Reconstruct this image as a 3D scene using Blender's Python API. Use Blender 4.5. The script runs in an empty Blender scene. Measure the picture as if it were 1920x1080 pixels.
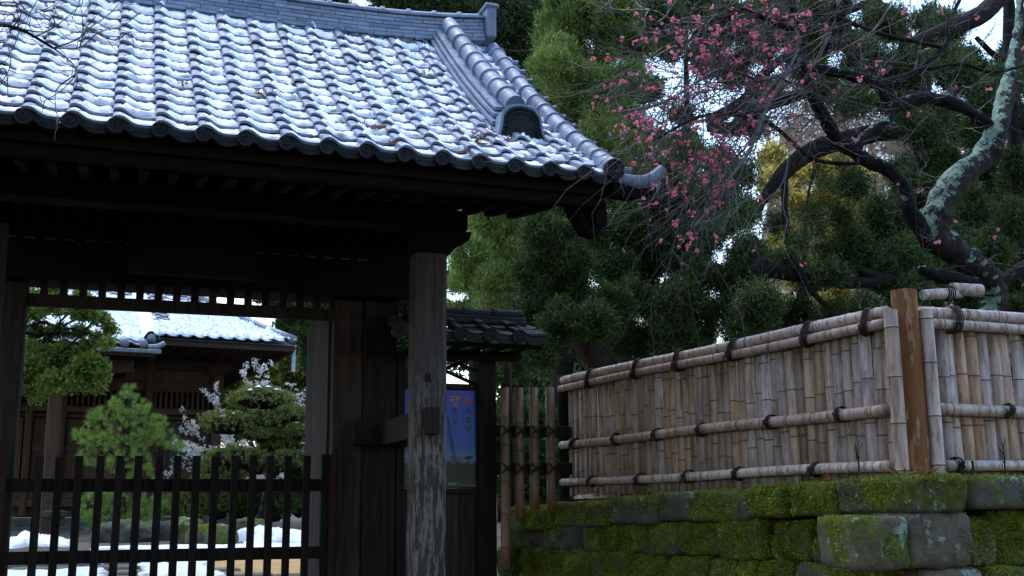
import bpy, math, random
import numpy as np
from mathutils import Vector, Matrix, noise
random.seed(7); rng = np.random.default_rng(7)
S = bpy.context.scene
COL = S.collection
PI = math.pi

# ------------------------------------------------------------------ camera, world, light
PITCH, ROLL, YAW, FPX = math.radians(11.33), math.radians(-0.5), math.radians(20.03), 2100.0
fw = Vector((math.sin(YAW)*math.cos(PITCH), math.cos(YAW)*math.cos(PITCH), math.sin(PITCH)))
r0 = Vector((math.cos(YAW), -math.sin(YAW), 0)); u0 = r0.cross(fw)
rt = r0*math.cos(ROLL)+u0*math.sin(ROLL); up = -r0*math.sin(ROLL)+u0*math.cos(ROLL)
cam = bpy.data.cameras.new('camera'); cam_o = bpy.data.objects.new('camera', cam); COL.objects.link(cam_o)
cam.sensor_width = 36; cam.lens = FPX/1920*36; cam.clip_start = .05; cam.clip_end = 2000
m = Matrix((rt, up, -fw)).transposed().to_4x4(); cam_o.matrix_world = m
S.camera = cam_o

SUN_EL, SUN_AZ = math.radians(70), math.radians(-20)      # azimuth from +Y (away from the camera), positive to the right
W = bpy.data.worlds.new('World'); S.world = W; W.use_nodes = True
nt = W.node_tree; nt.nodes.clear()
sky = nt.nodes.new('ShaderNodeTexSky'); sky.sky_type = 'NISHITA'; sky.sun_disc = False
sky.sun_elevation = SUN_EL; sky.sun_rotation = SUN_AZ
sky.air_density = 1.6; sky.dust_density = 1.2; sky.ozone_density = 3.0
bg = nt.nodes.new('ShaderNodeBackground'); bg.inputs['Strength'].default_value = .15
wo = nt.nodes.new('ShaderNodeOutputWorld')
nt.links.new(sky.outputs[0], bg.inputs[0]); nt.links.new(bg.outputs[0], wo.inputs[0])
sun = bpy.data.lights.new('sun', 'SUN'); sun.energy = 0.5; sun.specular_factor = .5; sun.angle = math.radians(25); sun.color = (1, .97, .93)
sun_o = bpy.data.objects.new('sun', sun); COL.objects.link(sun_o)
sd = Vector((math.sin(SUN_AZ)*math.cos(SUN_EL), math.cos(SUN_AZ)*math.cos(SUN_EL), math.sin(SUN_EL)))
sun_o.rotation_euler = (-sd).to_track_quat('-Z', 'Y').to_euler()
S.view_settings.view_transform = 'Standard'; S.view_settings.look = 'None'
S.view_settings.exposure = 1.50; S.view_settings.gamma = 1; S.view_settings.use_curve_mapping = False
S.render.engine = 'CYCLES'
S.cycles.max_bounces = 5; S.cycles.diffuse_bounces = 3; S.cycles.use_denoising = True
S.cycles.sample_clamp_indirect = 4

# ------------------------------------------------------------------ where things stand (pixels of the photograph on a plane of the place)
def ray(u, v): return rt*((u-960)/FPX) - up*((v-540)/FPX) + fw
def atY(u, v, y): d = ray(u, v); return d*(y/d.y)
def at(u, v, dist): d = ray(u, v); return d*dist       # dist along the view axis
def at_plane(u, v, p, n): d = ray(u, v); return d*(p.dot(n)/d.dot(n))

# ------------------------------------------------------------------ mesh helper
class M:
    def __init__(s): s.v = []; s.f = []; s.mi = []; s.cm = 0
    def add(s, vs, fs, mi=0):
        k = len(s.v); s.v += [tuple(p) for p in vs]; s.f += [tuple(i+k for i in f) for f in fs]; s.mi += [mi]*len(fs); return s
    def box(s, lo, hi, ch=.004, mat=None, mi=0):
        x0, y0, z0 = lo; x1, y1, z1 = hi
        c = min(ch, abs(x1-x0)*.3, abs(y1-y0)*.3, abs(z1-z0)*.3)
        vs = []
        for ix in (0, 1):
            for iy in (0, 1):
                for iz in (0, 1):
                    X = (x0, x1)[ix]; Y = (y0, y1)[iy]; Z = (z0, z1)[iz]
                    sx, sy, sz = (1, -1)[ix]*c, (1, -1)[iy]*c, (1, -1)[iz]*c
                    vs += [(X, Y+sy, Z+sz), (X+sx, Y, Z+sz), (X+sx, Y+sy, Z)]
        def I(a, b, c_, k): return (a*4+b*2+c_)*3+k
        fs = []
        for a in (0, 1):
            q = [I(a, 0, 0, 0), I(a, 1, 0, 0), I(a, 1, 1, 0), I(a, 0, 1, 0)]; fs.append(q if a else q[::-1])
            q = [I(0, a, 0, 1), I(1, a, 0, 1), I(1, a, 1, 1), I(0, a, 1, 1)]; fs.append(q if not a else q[::-1])
            q = [I(0, 0, a, 2), I(1, 0, a, 2), I(1, 1, a, 2), I(0, 1, a, 2)]; fs.append(q if a else q[::-1])
        for b in (0, 1):
            for c_ in (0, 1):
                fs.append([I(0, b, c_, 1), I(1, b, c_, 1), I(1, b, c_, 2), I(0, b, c_, 2)])
                fs.append([I(b, 0, c_, 0), I(b, 1, c_, 0), I(b, 1, c_, 2), I(b, 0, c_, 2)])
                fs.append([I(b, c_, 0, 0), I(b, c_, 1, 0), I(b, c_, 1, 1), I(b, c_, 0, 1)])
        for a in (0, 1):
            for b in (0, 1):
                for c_ in (0, 1): fs.append([I(a, b, c_, 0), I(a, b, c_, 1), I(a, b, c_, 2)])
        if mat is not None: vs = [mat @ Vector(p) for p in vs]
        return s.add(vs, fs, mi)
    def tube(s, pts, rad, n=8, cap=True, mi=0, a0=0, a1=2*PI, ref=None, squash=1):
        pts = [Vector(p) for p in pts]; N = len(pts)
        if not hasattr(rad, '__len__'): rad = [rad]*N
        full = abs((a1-a0)-2*PI) < 1e-6; k = n if full else n+1
        vs = []; ref = Vector(ref) if ref is not None else None; prev = None
        for i, p in enumerate(pts):
            t = (pts[min(i+1, N-1)]-pts[max(i-1, 0)]).normalized()
            if prev is None:
                r_ = ref or (Vector((0, 0, 1)) if abs(t.z) < .9 else Vector((1, 0, 0)))
            else: r_ = prev
            b = (r_-t*r_.dot(t)).normalized(); prev = b; c = t.cross(b)
            for j in range(k):
                a = a0+(a1-a0)*j/n
                vs.append(p+(b*math.cos(a)+c*math.sin(a)*squash)*rad[i])
        fs = []
        for i in range(N-1):
            for j in range(n if full else n):
                j2 = (j+1) % k if full else j+1
                fs.append((i*k+j, i*k+j2, (i+1)*k+j2, (i+1)*k+j))
        if cap: fs.append(tuple(range(k))[::-1]); fs.append(tuple((N-1)*k+j for j in range(k)))
        return s.add(vs, fs, mi)
    def prism(s, outline, y0, y1, mat=None, mi=0):     # outline in x,z extruded along y
        n = len(outline)
        vs = [Vector((x, y0, z)) for x, z in outline]+[Vector((x, y1, z)) for x, z in outline]
        if mat is not None: vs = [mat @ p for p in vs]
        fs = [tuple(range(n)), tuple(range(2*n-1, n-1, -1))]+[(i, i+n, (i+1) % n+n, (i+1) % n) for i in range(n)]
        return s.add(vs, fs, mi)
    def grid(s, fn, nu, nv, mi=0):
        vs = [fn(i/nu, j/nv) for i in range(nu+1) for j in range(nv+1)]
        fs = [(i*(nv+1)+j, (i+1)*(nv+1)+j, (i+1)*(nv+1)+j+1, i*(nv+1)+j+1) for i in range(nu) for j in range(nv)]
        return s.add(vs, fs, mi)
    def mesh(s, name, mats, smooth=False):
        me = bpy.data.meshes.new(name); me.from_pydata(s.v, [], s.f)
        for m_ in (mats if isinstance(mats, (list, tuple)) else [mats]): me.materials.append(m_)
        if any(s.mi): me.polygons.foreach_set('material_index', s.mi)
        if smooth: me.polygons.foreach_set('use_smooth', [True]*len(s.f))
        me.update(); return me
    def build(s, name, mats, parent=None, smooth=False, **k):
        return ob(name, s.mesh(name, mats, smooth), parent, **k)

def ob(name, me, parent=None, loc=None, rot=None, scale=None, **props):
    o = bpy.data.objects.new(name, me); COL.objects.link(o)
    if parent is not None: o.parent = parent
    if loc is not None: o.location = loc
    if rot is not None: o.rotation_euler = rot
    if scale is not None: o.scale = scale
    for k, v in props.items(): o[k] = v
    return o
def thing(name, label, cat, loc=(0, 0, 0), rz=0, group=None):
    o = ob(name, None, loc=loc, rot=(0, 0, rz)); o['label'] = label; o['category'] = cat
    if group: o['group'] = group
    return o
def autosmooth(o, ang=40):
    me = o.data; me.polygons.foreach_set('use_smooth', [True]*len(me.polygons))
    try: me.set_sharp_from_angle(angle=math.radians(ang))
    except Exception: pass
    return o

# ------------------------------------------------------------------ materials
class NM:
    def __init__(s, name, rough=.7, spec=.5, space='Object'):
        s.m = bpy.data.materials.new(name); s.m.use_nodes = True; s.t = s.m.node_tree; s.t.nodes.clear()
        s.out = s.n('ShaderNodeOutputMaterial'); s.b = s.n('ShaderNodeBsdfPrincipled')
        s.l(s.b.outputs[0], s.out.inputs[0]); s.b.inputs['Roughness'].default_value = rough
        s.b.inputs['Specular IOR Level'].default_value = spec
        s.tc = s.n('ShaderNodeTexCoord').outputs[space]
    def n(s, t, **k):
        x = s.t.nodes.new(t)
        for a, v in k.items(): setattr(x, a, v)
        return x
    def l(s, a, b): s.t.links.new(a, b)
    def noise(s, scale, detail=4, rough=.55, stretch=None, vec=None, dist=0):
        v = vec or s.tc
        if stretch:
            mp = s.n('ShaderNodeMapping'); mp.inputs['Scale'].default_value = stretch; s.l(v, mp.inputs[0]); v = mp.outputs[0]
        x = s.n('ShaderNodeTexNoise'); x.inputs['Scale'].default_value = scale; x.inputs['Detail'].default_value = detail
        x.inputs['Roughness'].default_value = rough; x.inputs['Distortion'].default_value = dist
        s.l(v, x.inputs['Vector']); return x.outputs['Fac']
    def ramp(s, fac, stops, interp='LINEAR'):
        r = s.n('ShaderNodeValToRGB'); r.color_ramp.interpolation = interp; e = r.color_ramp.elements
        while len(e) < len(stops): e.new(.5)
        for i, (p, c) in enumerate(stops):
            e[i].position = p; e[i].color = (c[0], c[1], c[2], 1) if hasattr(c, '__len__') else (c, c, c, 1)
        s.l(fac, r.inputs[0]); return r.outputs[0]
    def mix(s, fac, a, b, mode='MIX'):
        x = s.n('ShaderNodeMix', data_type='RGBA', blend_type=mode)
        for sock, v in ((x.inputs[0], fac), (x.inputs[6], a), (x.inputs[7], b)):
            if hasattr(v, 'is_output') or isinstance(v, bpy.types.NodeSocket): s.l(v, sock)
            elif hasattr(v, '__len__'): sock.default_value = (*v[:3], 1)
            else: sock.default_value = v
        return x.outputs[2]
    def math(s, op, a, b=0):
        x = s.n('ShaderNodeMath', operation=op)
        for sock, v in ((x.inputs[0], a), (x.inputs[1], b)):
            if isinstance(v, bpy.types.NodeSocket): s.l(v, sock)
            else: sock.default_value = v
        return x.outputs[0]
    def rand(s): return s.n('ShaderNodeObjectInfo').outputs['Random']
    def vec_rand(s, amount=37.):       # texture space shifted per object, so copies of a mesh differ
        a = s.n('ShaderNodeVectorMath', operation='SCALE'); s.l(s.tc, a.inputs[0]); a.inputs['Scale'].default_value = 1
        c = s.n('ShaderNodeCombineXYZ'); r = s.math('MULTIPLY', s.rand(), amount)
        s.l(r, c.inputs[0]); s.l(r, c.inputs[1]); s.l(r, c.inputs[2])
        b = s.n('ShaderNodeVectorMath', operation='ADD'); s.l(a.outputs[0], b.inputs[0]); s.l(c.outputs[0], b.inputs[1])
        s.tc = b.outputs[0]; return s
    def color(s, c):
        if isinstance(c, bpy.types.NodeSocket): s.l(c, s.b.inputs['Base Color'])
        else: s.b.inputs['Base Color'].default_value = (*c, 1)
        return s
    def bump(s, h, strength=.5, dist=.01):
        x = s.n('ShaderNodeBump'); x.inputs['Strength'].default_value = strength; x.inputs['Distance'].default_value = dist
        s.l(h, x.inputs['Height']); s.l(x.outputs[0], s.b.inputs['Normal']); return s
    def rough(s, h): s.l(h, s.b.inputs['Roughness']); return s

def wood(name, c0, c1, axis='z', scale=1., rough=.9, peel=None, spec=.12):
    n = NM(name, rough, spec).vec_rand()
    st = {'z': (14, 14, .7), 'x': (.7, 14, 14), 'y': (14, .7, 14)}[axis]
    g = n.noise(2.2*scale, 6, .65, st, dist=.6); g2 = n.noise(7*scale, 4, .6, st)
    big = n.noise(2.5, 3)
    c = n.ramp(g, [(.3, c0), (.7, c1)])
    c = n.mix(n.math('MULTIPLY', big, .5), c, c0)
    rr = n.ramp(n.rand(), [(0, .75), (1, 1.25)]); c = n.mix(1., c, rr, 'MULTIPLY')
    crack = n.ramp(g2, [(.30, 0.), (.42, 1.)])
    c = n.mix(1., c, n.ramp(g2, [(.28, .45), (.4, 1.)]), 'MULTIPLY')
    h = n.mix(.5, g, crack)
    if peel:
        pz = n.noise(5, 6, .65, (5.5, 5.5, .9) if len(peel) > 3 else (2.2, 2.2, .5)); pm = n.ramp(pz, [(peel[0], 0.), (peel[0]+.02, 1.)])
        if len(peel) > 3:                    # only below a height (worn, weather-beaten foot of the post)
            sp = n.n('ShaderNodeSeparateXYZ'); s2 = n.n('ShaderNodeTexCoord'); n.l(s2.outputs['Object'], sp.inputs[0])
            g_ = n.ramp(n.math('ADD', n.math('MULTIPLY', sp.outputs[2], .4), .4), [(peel[3], 1.), (min(1, peel[3]+.25), 0.)])
            pm = n.mix(1., pm, g_, 'MULTIPLY')
        c = n.mix(pm, c, n.mix(n.noise(20, 3, .6, (1, 1, .2)), peel[1], peel[2]))
        h = n.mix(.5, h, pm)
    n.color(c).bump(h, .7, .006); return n.m

MAT = {}
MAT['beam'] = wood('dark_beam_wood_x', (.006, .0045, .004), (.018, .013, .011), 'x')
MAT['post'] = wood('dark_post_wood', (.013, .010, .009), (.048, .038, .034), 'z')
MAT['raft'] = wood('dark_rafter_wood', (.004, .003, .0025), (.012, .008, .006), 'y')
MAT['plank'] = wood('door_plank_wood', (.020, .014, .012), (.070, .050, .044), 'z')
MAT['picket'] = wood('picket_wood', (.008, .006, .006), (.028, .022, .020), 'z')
MAT['pillar'] = wood('weathered_pillar_wood', (.034, .026, .025), (.095, .082, .082), 'z', peel=(.50, (.13, .115, .105), (.20, .175, .16), .66))
MAT['redwood'] = wood('reddish_wood', (.022, .010, .008), (.050, .026, .020), 'z')
MAT['hallx'] = wood('hall_beam_wood', (.05, .03, .022), (.13, .08, .06), 'x')
MAT['hall'] = wood('hall_wood', (.05, .028, .02), (.14, .08, .058), 'z')
MAT['halldark'] = wood('hall_rafter_wood', (.045, .028, .024), (.10, .068, .06), 'y')
MAT['fpost'] = wood('fence_post_wood', (.22, .12, .07), (.42, .28, .18), 'z', peel=(.46, (.12, .05, .022), (.27, .125, .06)), rough=.85)
MAT['dull'] = wood('dull_fence_wood', (.02, .014, .010), (.045, .033, .025), 'z')
MAT['bind'] = NM('dark_palm_rope', .9).color((.018, .012, .009)).m

def m_tile(name, a, b, moss=0, rough=.33):
    n = NM(name, rough, .4).vec_rand()
    c = n.ramp(n.noise(9, 5, .6), [(.3, a), (.7, b)])
    c = n.mix(1., c, n.ramp(n.rand(), [(0, .72), (.5, 1.), (1, 1.22)]), 'MULTIPLY')
    st = n.ramp(n.noise(26, 4, .7), [(.52, 0.), (.72, 1.)])
    c = n.mix(n.math('MULTIPLY', st, .35), c, (.035, .04, .045))
    if moss:
        c = n.mix(n.ramp(n.noise(7, 4), [(.55, 0.), (.7, moss)]), c, (.07, .10, .04))
    n.b.inputs['Specular IOR Level'].default_value = .2 if '_w' in name or 'dark' in name else .4
    n.color(c).rough(n.ramp(n.noise(14, 4), [(.3, rough-.12), (.7, rough+.22)])).bump(n.noise(60, 3), .15, .003)
    return n.m
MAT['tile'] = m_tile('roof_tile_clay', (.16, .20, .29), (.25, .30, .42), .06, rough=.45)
MAT['tile_d'] = m_tile('dark_weathered_tile', (.010, .011, .015), (.022, .025, .033), .2, rough=.55)  # near-black: shade on the eave front is put into the tile colour
MAT['tile_h'] = m_tile('hall_tile_clay', (.11, .13, .17), (.2, .23, .28))
n = NM('snow', .55, .4); h = n.mix(.4, n.noise(28, 5, .7), n.noise(110, 3, .7))
n.color(n.ramp(n.noise(5, 3), [(.3, (.76, .82, .90)), (.7, (.84, .88, .93))])).bump(h, .7, .012); MAT['snow'] = n.m
n = NM('old_snow', .6, .3); h = n.mix(.5, n.noise(9, 6, .75), n.noise(60, 4, .8))
c = n.mix(n.ramp(n.noise(14, 6, .8), [(.56, 0.), (.72, .6)]), (.80, .84, .88), (.34, .31, .27))
c = n.mix(n.ramp(n.noise(70, 3, .8), [(.66, 0.), (.70, .8)]), c, (.14, .08, .04)); n.color(c).bump(h, .9, .03); MAT['old_snow'] = n.m
MAT['plaster'] = NM('plaster', .9).color((.13, .12, .11)).m

def m_bamboo(name, stops, pale=.3, dirt=.7):
    n = NM(name, .42, .5).vec_rand()
    base = n.ramp(n.rand(), stops, 'LINEAR')
    st = n.noise(3, 5, .65, (9, 9, 1.1)); fine = n.noise(16, 4, .7, (5, 5, .8))
    c = n.mix(n.ramp(st, [(.46, 0.), (.68, dirt)]), base, (.085, .055, .038))
    c = n.mix(n.ramp(fine, [(.58, 0.), (.66, .8)]), c, (.035, .025, .02))
    c = n.mix(n.ramp(n.noise(2.2, 3, .5), [(.45, 0.), (.7, pale)]), c, (.52, .47, .49))
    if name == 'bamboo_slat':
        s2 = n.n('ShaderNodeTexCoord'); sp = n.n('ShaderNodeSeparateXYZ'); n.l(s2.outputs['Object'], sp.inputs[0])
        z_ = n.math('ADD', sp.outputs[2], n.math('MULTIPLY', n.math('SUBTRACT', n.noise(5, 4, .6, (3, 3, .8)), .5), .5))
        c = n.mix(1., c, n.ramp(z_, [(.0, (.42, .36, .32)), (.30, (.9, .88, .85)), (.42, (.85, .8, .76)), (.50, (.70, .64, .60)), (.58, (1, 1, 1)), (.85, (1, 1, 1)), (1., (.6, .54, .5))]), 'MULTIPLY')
    n.color(c).bump(n.noise(30, 4, .6, (4, 4, .5)), .3, .002).rough(n.ramp(st, [(.35, .35), (.7, .7)])); return n.m
MAT['bam'] = m_bamboo('bamboo_slat', [(0, (.33, .26, .27)), (.2, (.50, .42, .45)), (.33, (.46, .28, .17)), (.46, (.38, .20, .105)), (.6, (.48, .37, .33)), (.72, (.25, .17, .135)), (.82, (.42, .28, .19)), (.92, (.11, .07, .05)), (1, (.50, .38, .33))], .25, .85)
MAT['rail'] = m_bamboo('bamboo_rail', [(0, (.42, .33, .30)), (.5, (.52, .43, .41)), (1, (.36, .26, .22))], .2, .95)
MAT['bam_t'] = m_bamboo('tan_bamboo_pole', [(0, (.17, .095, .055)), (1, (.22, .125, .075))], .0, .6)
MAT['node'] = NM('bamboo_node', .8).color((.05, .035, .028)).m
MAT['bam_d'] = m_bamboo('dark_bamboo', [(0, (.10, .09, .08)), (1, (.14, .12, .10))])

def m_stone(name, moss, lichen, base=(.045, .042, .038), base2=(.11, .105, .095)):
    n = NM(name, .92, .2).vec_rand()
    c = n.ramp(n.noise(4, 6, .7), [(.3, base), (.7, base2)])
    c = n.mix(n.ramp(n.noise(60, 3, .7), [(.5, 0.), (.7, .5)]), c, (.03, .028, .026))
    geo = n.n('ShaderNodeNewGeometry'); sp = n.n('ShaderNodeSeparateXYZ'); n.l(geo.outputs['Normal'], sp.inputs[0])
    upn = sp.outputs[2]
    mn = n.math('ADD', n.noise(3.2, 6, .72), n.math('MULTIPLY', upn, .10)); mn = n.math('ADD', mn, n.math('MULTIPLY', n.math('SUBTRACT', n.rand(), .5), .16))
    mm = n.ramp(mn, [(.62-moss, 0.), (.72-moss, 1.)])
    mc = n.ramp(n.noise(22, 6, .8), [(.25, (.014, .025, .006)), (.45, (.07, .10, .014)), (.65, (.18, .22, .03)), (.85, (.32, .35, .06))])
    mc = n.mix(n.ramp(n.noise(2.0, 3), [(.4, 0.), (.7, .6)]), mc, (.07, .055, .02))
    c = n.mix(mm, c, mc)
    ln = n.math('ADD', n.noise(5.5, 6, .75), n.math('MULTIPLY', upn, .05))
    lm = n.ramp(ln, [(.66-lichen, 0.), (.70-lichen, 1.)])
    c = n.mix(n.math('MULTIPLY', lm, n.ramp(n.noise(40, 4, .7), [(.3, .25), (.6, 1.)])), c, (.24, .33, .31))
    hh = n.mix(.55, n.noise(16, 6, .8), n.noise(75, 4, .8))
    n.color(c).bump(n.mix(mm, n.noise(10, 6, .7), hh), 1., .035); return n.m
MAT['moss'] = m_stone('mossy_stone', .27, -.02)
MAT['mossy'] = m_stone('half_mossy_stone', .13, .04)
MAT['stone'] = m_stone('lichen_stone', .06, .10, (.05, .042, .034), (.17, .148, .12))
MAT['capst'] = m_stone('cap_stone', .12, .06)
MAT['rock'] = m_stone('garden_rock', .03, .0)

def m_bark(name, a, b, lich=0, moss=0):
    n = NM(name, .9, .15)
    g = n.noise(5, 6, .7, (3, 3, 1)); c = n.ramp(g, [(.3, a), (.7, b)])
    if lich:
        geo = n.n('ShaderNodeNewGeometry'); sp = n.n('ShaderNodeSeparateXYZ'); n.l(geo.outputs['Normal'], sp.inputs[0])
        side = n.math('SUBTRACT', n.math('MULTIPLY', sp.outputs[2], .12), n.math('MULTIPLY', sp.outputs[0], .13))
        f = n.math('ADD', n.noise(9, 6, .75), side)
        c = n.mix(n.ramp(f, [(.60-lich, 0.), (.63-lich, 1.)]), c, n.ramp(n.noise(30, 4), [(.3, (.08, .13, .10)), (.7, (.30, .40, .33))]))
    if moss:
        c = n.mix(n.ramp(n.noise(6, 5), [(.5, 0.), (.6, moss)]), c, (.06, .09, .015))
    n.color(c).bump(n.mix(.5, g, n.noise(24, 5, .7, (2, 2, .6))), 1., .02); return n.m
MAT['bark'] = m_bark('dark_bark', (.006, .005, .005), (.024, .02, .019))
MAT['bark_l'] = m_bark('lichen_bark', (.010, .009, .008), (.045, .038, .034), .015)
MAT['bark_m'] = m_bark('partly_lichened_bark', (.005, .0045, .005), (.022, .02, .02), -.05)
MAT['bark_r'] = m_bark('red_brown_bark', (.02, .012, .009), (.06, .042, .03))
MAT['twig'] = NM('twig_bark', .6).color((.030, .022, .024)).m
MAT['twig_g'] = NM('grey_twig_bark', .5).color((.085, .07, .072)).m

def m_leaf(name, cols, rough=.6, scale=1.2, trans=.25):
    n = NM(name, rough, .25, 'Object')
    geo = n.n('ShaderNodeNewGeometry'); r = geo.outputs['Random Per Island']
    big = n.noise(scale, 3, .6)
    f = n.math('ADD', n.math('MULTIPLY', r, .45), n.math('MULTIPLY', big, .75)); f = n.math('SUBTRACT', f, .1)
    k = len(cols); c = n.ramp(f, [(.15+.7*i/(k-1), cc) for i, cc in enumerate(cols)])
    n.color(c)
    if trans:
        tr = n.n('ShaderNodeBsdfTranslucent'); n.l(c, tr.inputs[0]); mx = n.n('ShaderNodeMixShader'); mx.inputs[0].default_value = trans
        n.l(n.b.outputs[0], mx.inputs[1]); n.l(tr.outputs[0], mx.inputs[2]); n.l(mx.outputs[0], n.out.inputs[0])
    return n.m
MAT['jun'] = m_leaf('bright_juniper_leaf', [(.025, .05, .014), (.11, .18, .04), (.26, .34, .08), (.42, .49, .13)], scale=.9)
MAT['dark'] = m_leaf('dark_conifer_leaf', [(.014, .032, .010), (.046, .085, .020), (.12, .175, .04)], scale=.8)
MAT['under'] = m_leaf('shaded_green_leaf', [(.014, .032, .010), (.045, .085, .022), (.13, .19, .045)], scale=.7)
MAT['darkb'] = m_leaf('blue_dark_conifer_leaf', [(.014, .026, .010), (.036, .060, .024), (.075, .105, .036)], scale=.6)
MAT['mid'] = m_leaf('mid_green_leaf', [(.02, .045, .012), (.05, .10, .02), (.09, .15, .03)], scale=1.2)
MAT['yellow'] = m_leaf('yellow_leaf', [(.06, .08, .02), (.30, .26, .06), (.66, .50, .12), (.88, .70, .22)], scale=.5, trans=.4)
MAT['yg'] = m_leaf('yellow_green_leaf', [(.10, .12, .02), (.20, .21, .03), (.34, .30, .05)], scale=.6, trans=.35)
MAT['rust'] = m_leaf('rust_leaf', [(.05, .05, .03), (.15, .085, .055), (.26, .15, .11)], scale=.5)
MAT['pine'] = m_leaf('pine_needle', [(.04, .09, .02), (.16, .27, .05), (.38, .50, .12)], scale=2.5, trans=.3)
MAT['ball'] = m_leaf('clipped_leaf', [(.06, .09, .025), (.16, .20, .05), (.30, .32, .10)], scale=2.)
MAT['ltree'] = m_leaf('inner_juniper_leaf', [(.08, .13, .02), (.17, .24, .04), (.30, .32, .08)], scale=2.)
MAT['brown'] = m_leaf('dead_sprig', [(.12, .04, .015), (.26, .10, .04), (.34, .16, .07)], scale=6, trans=0)
MAT['pink'] = m_leaf('pink_petal', [(.78, .09, .20), (.92, .26, .40), (.97, .56, .64)], scale=3, trans=.35)
MAT['bud'] = NM('red_bud', .5).color((.45, .03, .06)).m
MAT['white_pet'] = m_leaf('white_petal', [(.75, .73, .68), (.85, .83, .80), (.9, .9, .88)], scale=3, trans=.3)

# ------------------------------------------------------------------ foliage
def unit(a): return a/np.maximum(np.linalg.norm(a, axis=-1, keepdims=True), 1e-9)
def tri_mesh(name, V, mat):
    n = len(V)//3; me = bpy.data.meshes.new(name)
    me.vertices.add(len(V)); me.vertices.foreach_set('co', V.astype(np.float32).ravel())
    me.loops.add(len(V)); me.loops.foreach_set('vertex_index', np.arange(len(V), dtype=np.int32))
    me.polygons.add(n); me.polygons.foreach_set('loop_start', np.arange(0, len(V), 3, dtype=np.int32))
    me.materials.append(mat); me.update(); return me
def leaves(centers, outd, per, L, Wd, spread=.5, upb=.3, size=.05, jit=.8):
    """per leaves round each centre; returns triangle vertices"""
    n = len(centers)
    C = np.repeat(centers, per, 0)+rng.normal(0, size, (n*per, 3))
    O = np.repeat(outd, per, 0)
    d = unit(O*.8+rng.normal(0, spread, (n*per, 3))+np.array([0, 0, upb]))
    s = unit(np.cross(d, rng.normal(0, 1, (n*per, 3))))
    l = L*rng.uniform(1-.5*jit, 1+.5*jit, (n*per, 1)); w = Wd*rng.uniform(.6, 1.3, (n*per, 1))
    V = np.stack([C-s*w*.5, C+s*w*.5, C+d*l], 1).reshape(-1, 3)
    return V
def shell(lobes, n, inner=.72, low=-.5, lump=.12):
    """n clump centres near the surface of ellipsoid lobes (x,y,z,rx,ry,rz)"""
    Lb = np.array([l[:6] for l in lobes], float); ar = (Lb[:, 3]*Lb[:, 4]*Lb[:, 5])**(2/3); ar /= ar.sum()
    k = rng.choice(len(Lb), n, p=ar)
    d = unit(rng.normal(0, 1, (n, 3))); m_ = d[:, 2] < low; d[m_, 2] *= -1
    r = rng.uniform(inner, 1.0, (n, 1))+rng.normal(0, lump, (n, 1))*.5
    P = Lb[k, :3]+d*Lb[k, 3:6]*r
    return P, d
def lobes_fill(c, R, n, r, seed=0, up=0):
    """n small lobes spread through a big ellipsoid c with radii R"""
    g = np.random.default_rng(seed+11); out = []
    for i in range(n):
        d = unit(g.normal(0, 1, 3)); q = g.uniform(.35, 1)**.6
        rr = r*g.uniform(.6, 1.3)
        out.append((c[0]+d[0]*R[0]*q, c[1]+d[1]*R[1]*q, c[2]+d[2]*R[2]*q, rr, rr, rr*.8))
    return out
def crown(parent, lobes, n, per, L, Wd, mat, name='crown', **k):
    P, d = shell(lobes, n, k.pop('inner', .7), k.pop('low', -.6), k.pop('lump', .15))
    V = leaves(P, d, per, L, Wd, **k)
    return ob(name, tri_mesh(name, V, mat), parent)
def wiggle(p0, p1, n, amp, seed=0):
    g = random.Random(seed); p0 = Vector(p0); p1 = Vector(p1); out = []
    off = Vector((0, 0, 0)); L = (p1-p0).length
    for i in range(n+1):
        t = i/n; out.append(p0.lerp(p1, t)+off*math.sin(t*PI)**.5*1.0)
        off += Vector((g.uniform(-1, 1), g.uniform(-1, 1), g.uniform(-1, 1)))*amp*L/n
    return out
def spline(pts, rad, sub=5):
    """Catmull-Rom through points, radii interpolated"""
    P = [Vector(p) for p in pts]; out = []; rr = []
    for i in range(len(P)-1):
        a = P[max(i-1, 0)]; b = P[i]; c = P[i+1]; d = P[min(i+2, len(P)-1)]
        for j in range(sub):
            t = j/sub
            out.append(.5*((2*b)+(c-a)*t+(2*a-5*b+4*c-d)*t*t+(3*b-a-3*c+d)*t**3)); rr.append(rad[i]*(1-t)+rad[i+1]*t)
    out.append(P[-1]); rr.append(rad[-1]); return out, rr

exec_after = []

# ================================================================== GROUND AND TERRAIN
def gz(x, y):      # height of the ground: outside low, rising inside the gate
    if y < 6: z = -1.45
    elif y < 9.6: z = -1.45+(y-6)/3.6*.62
    elif y < 10.6: z = -.83
    else: z = -.83+.62*(1-math.exp(-(y-10.6)/7.5))
    if y > 45: z += (y-45)*.02
    return z
mm = M(); xs = [-400, -120, -50, -25, -15, -10, -7, -5, -4, -3, -2, -1, 0, 1, 2, 3, 4, 5, 7, 9, 12, 16, 22, 30, 50, 120, 400]
ys = [-300, -60, -20, -8, -3, 0, 2, 4, 6, 7, 8, 9, 9.6, 10.6, 11, 11.6, 12.3, 13, 14, 15, 16, 18, 20, 22, 25, 30, 36, 45, 60, 90, 150, 300, 700]
vs = [(x, y, gz(x, y)+(noise.noise(Vector((x*.3, y*.3, 0)))*.03 if 10.6 < y < 40 else 0)) for y in ys for x in xs]
k = len(xs); mm.add(vs, [(j*k+i, j*k+i+1, (j+1)*k+i+1, (j+1)*k+i) for j in range(len(ys)-1) for i in range(k-1)])
n = NM('earth_ground', .95, .2)
c = n.ramp(n.noise(1.2, 6, .7), [(.3, (.055, .045, .035)), (.7, (.13, .11, .085))])
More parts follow.
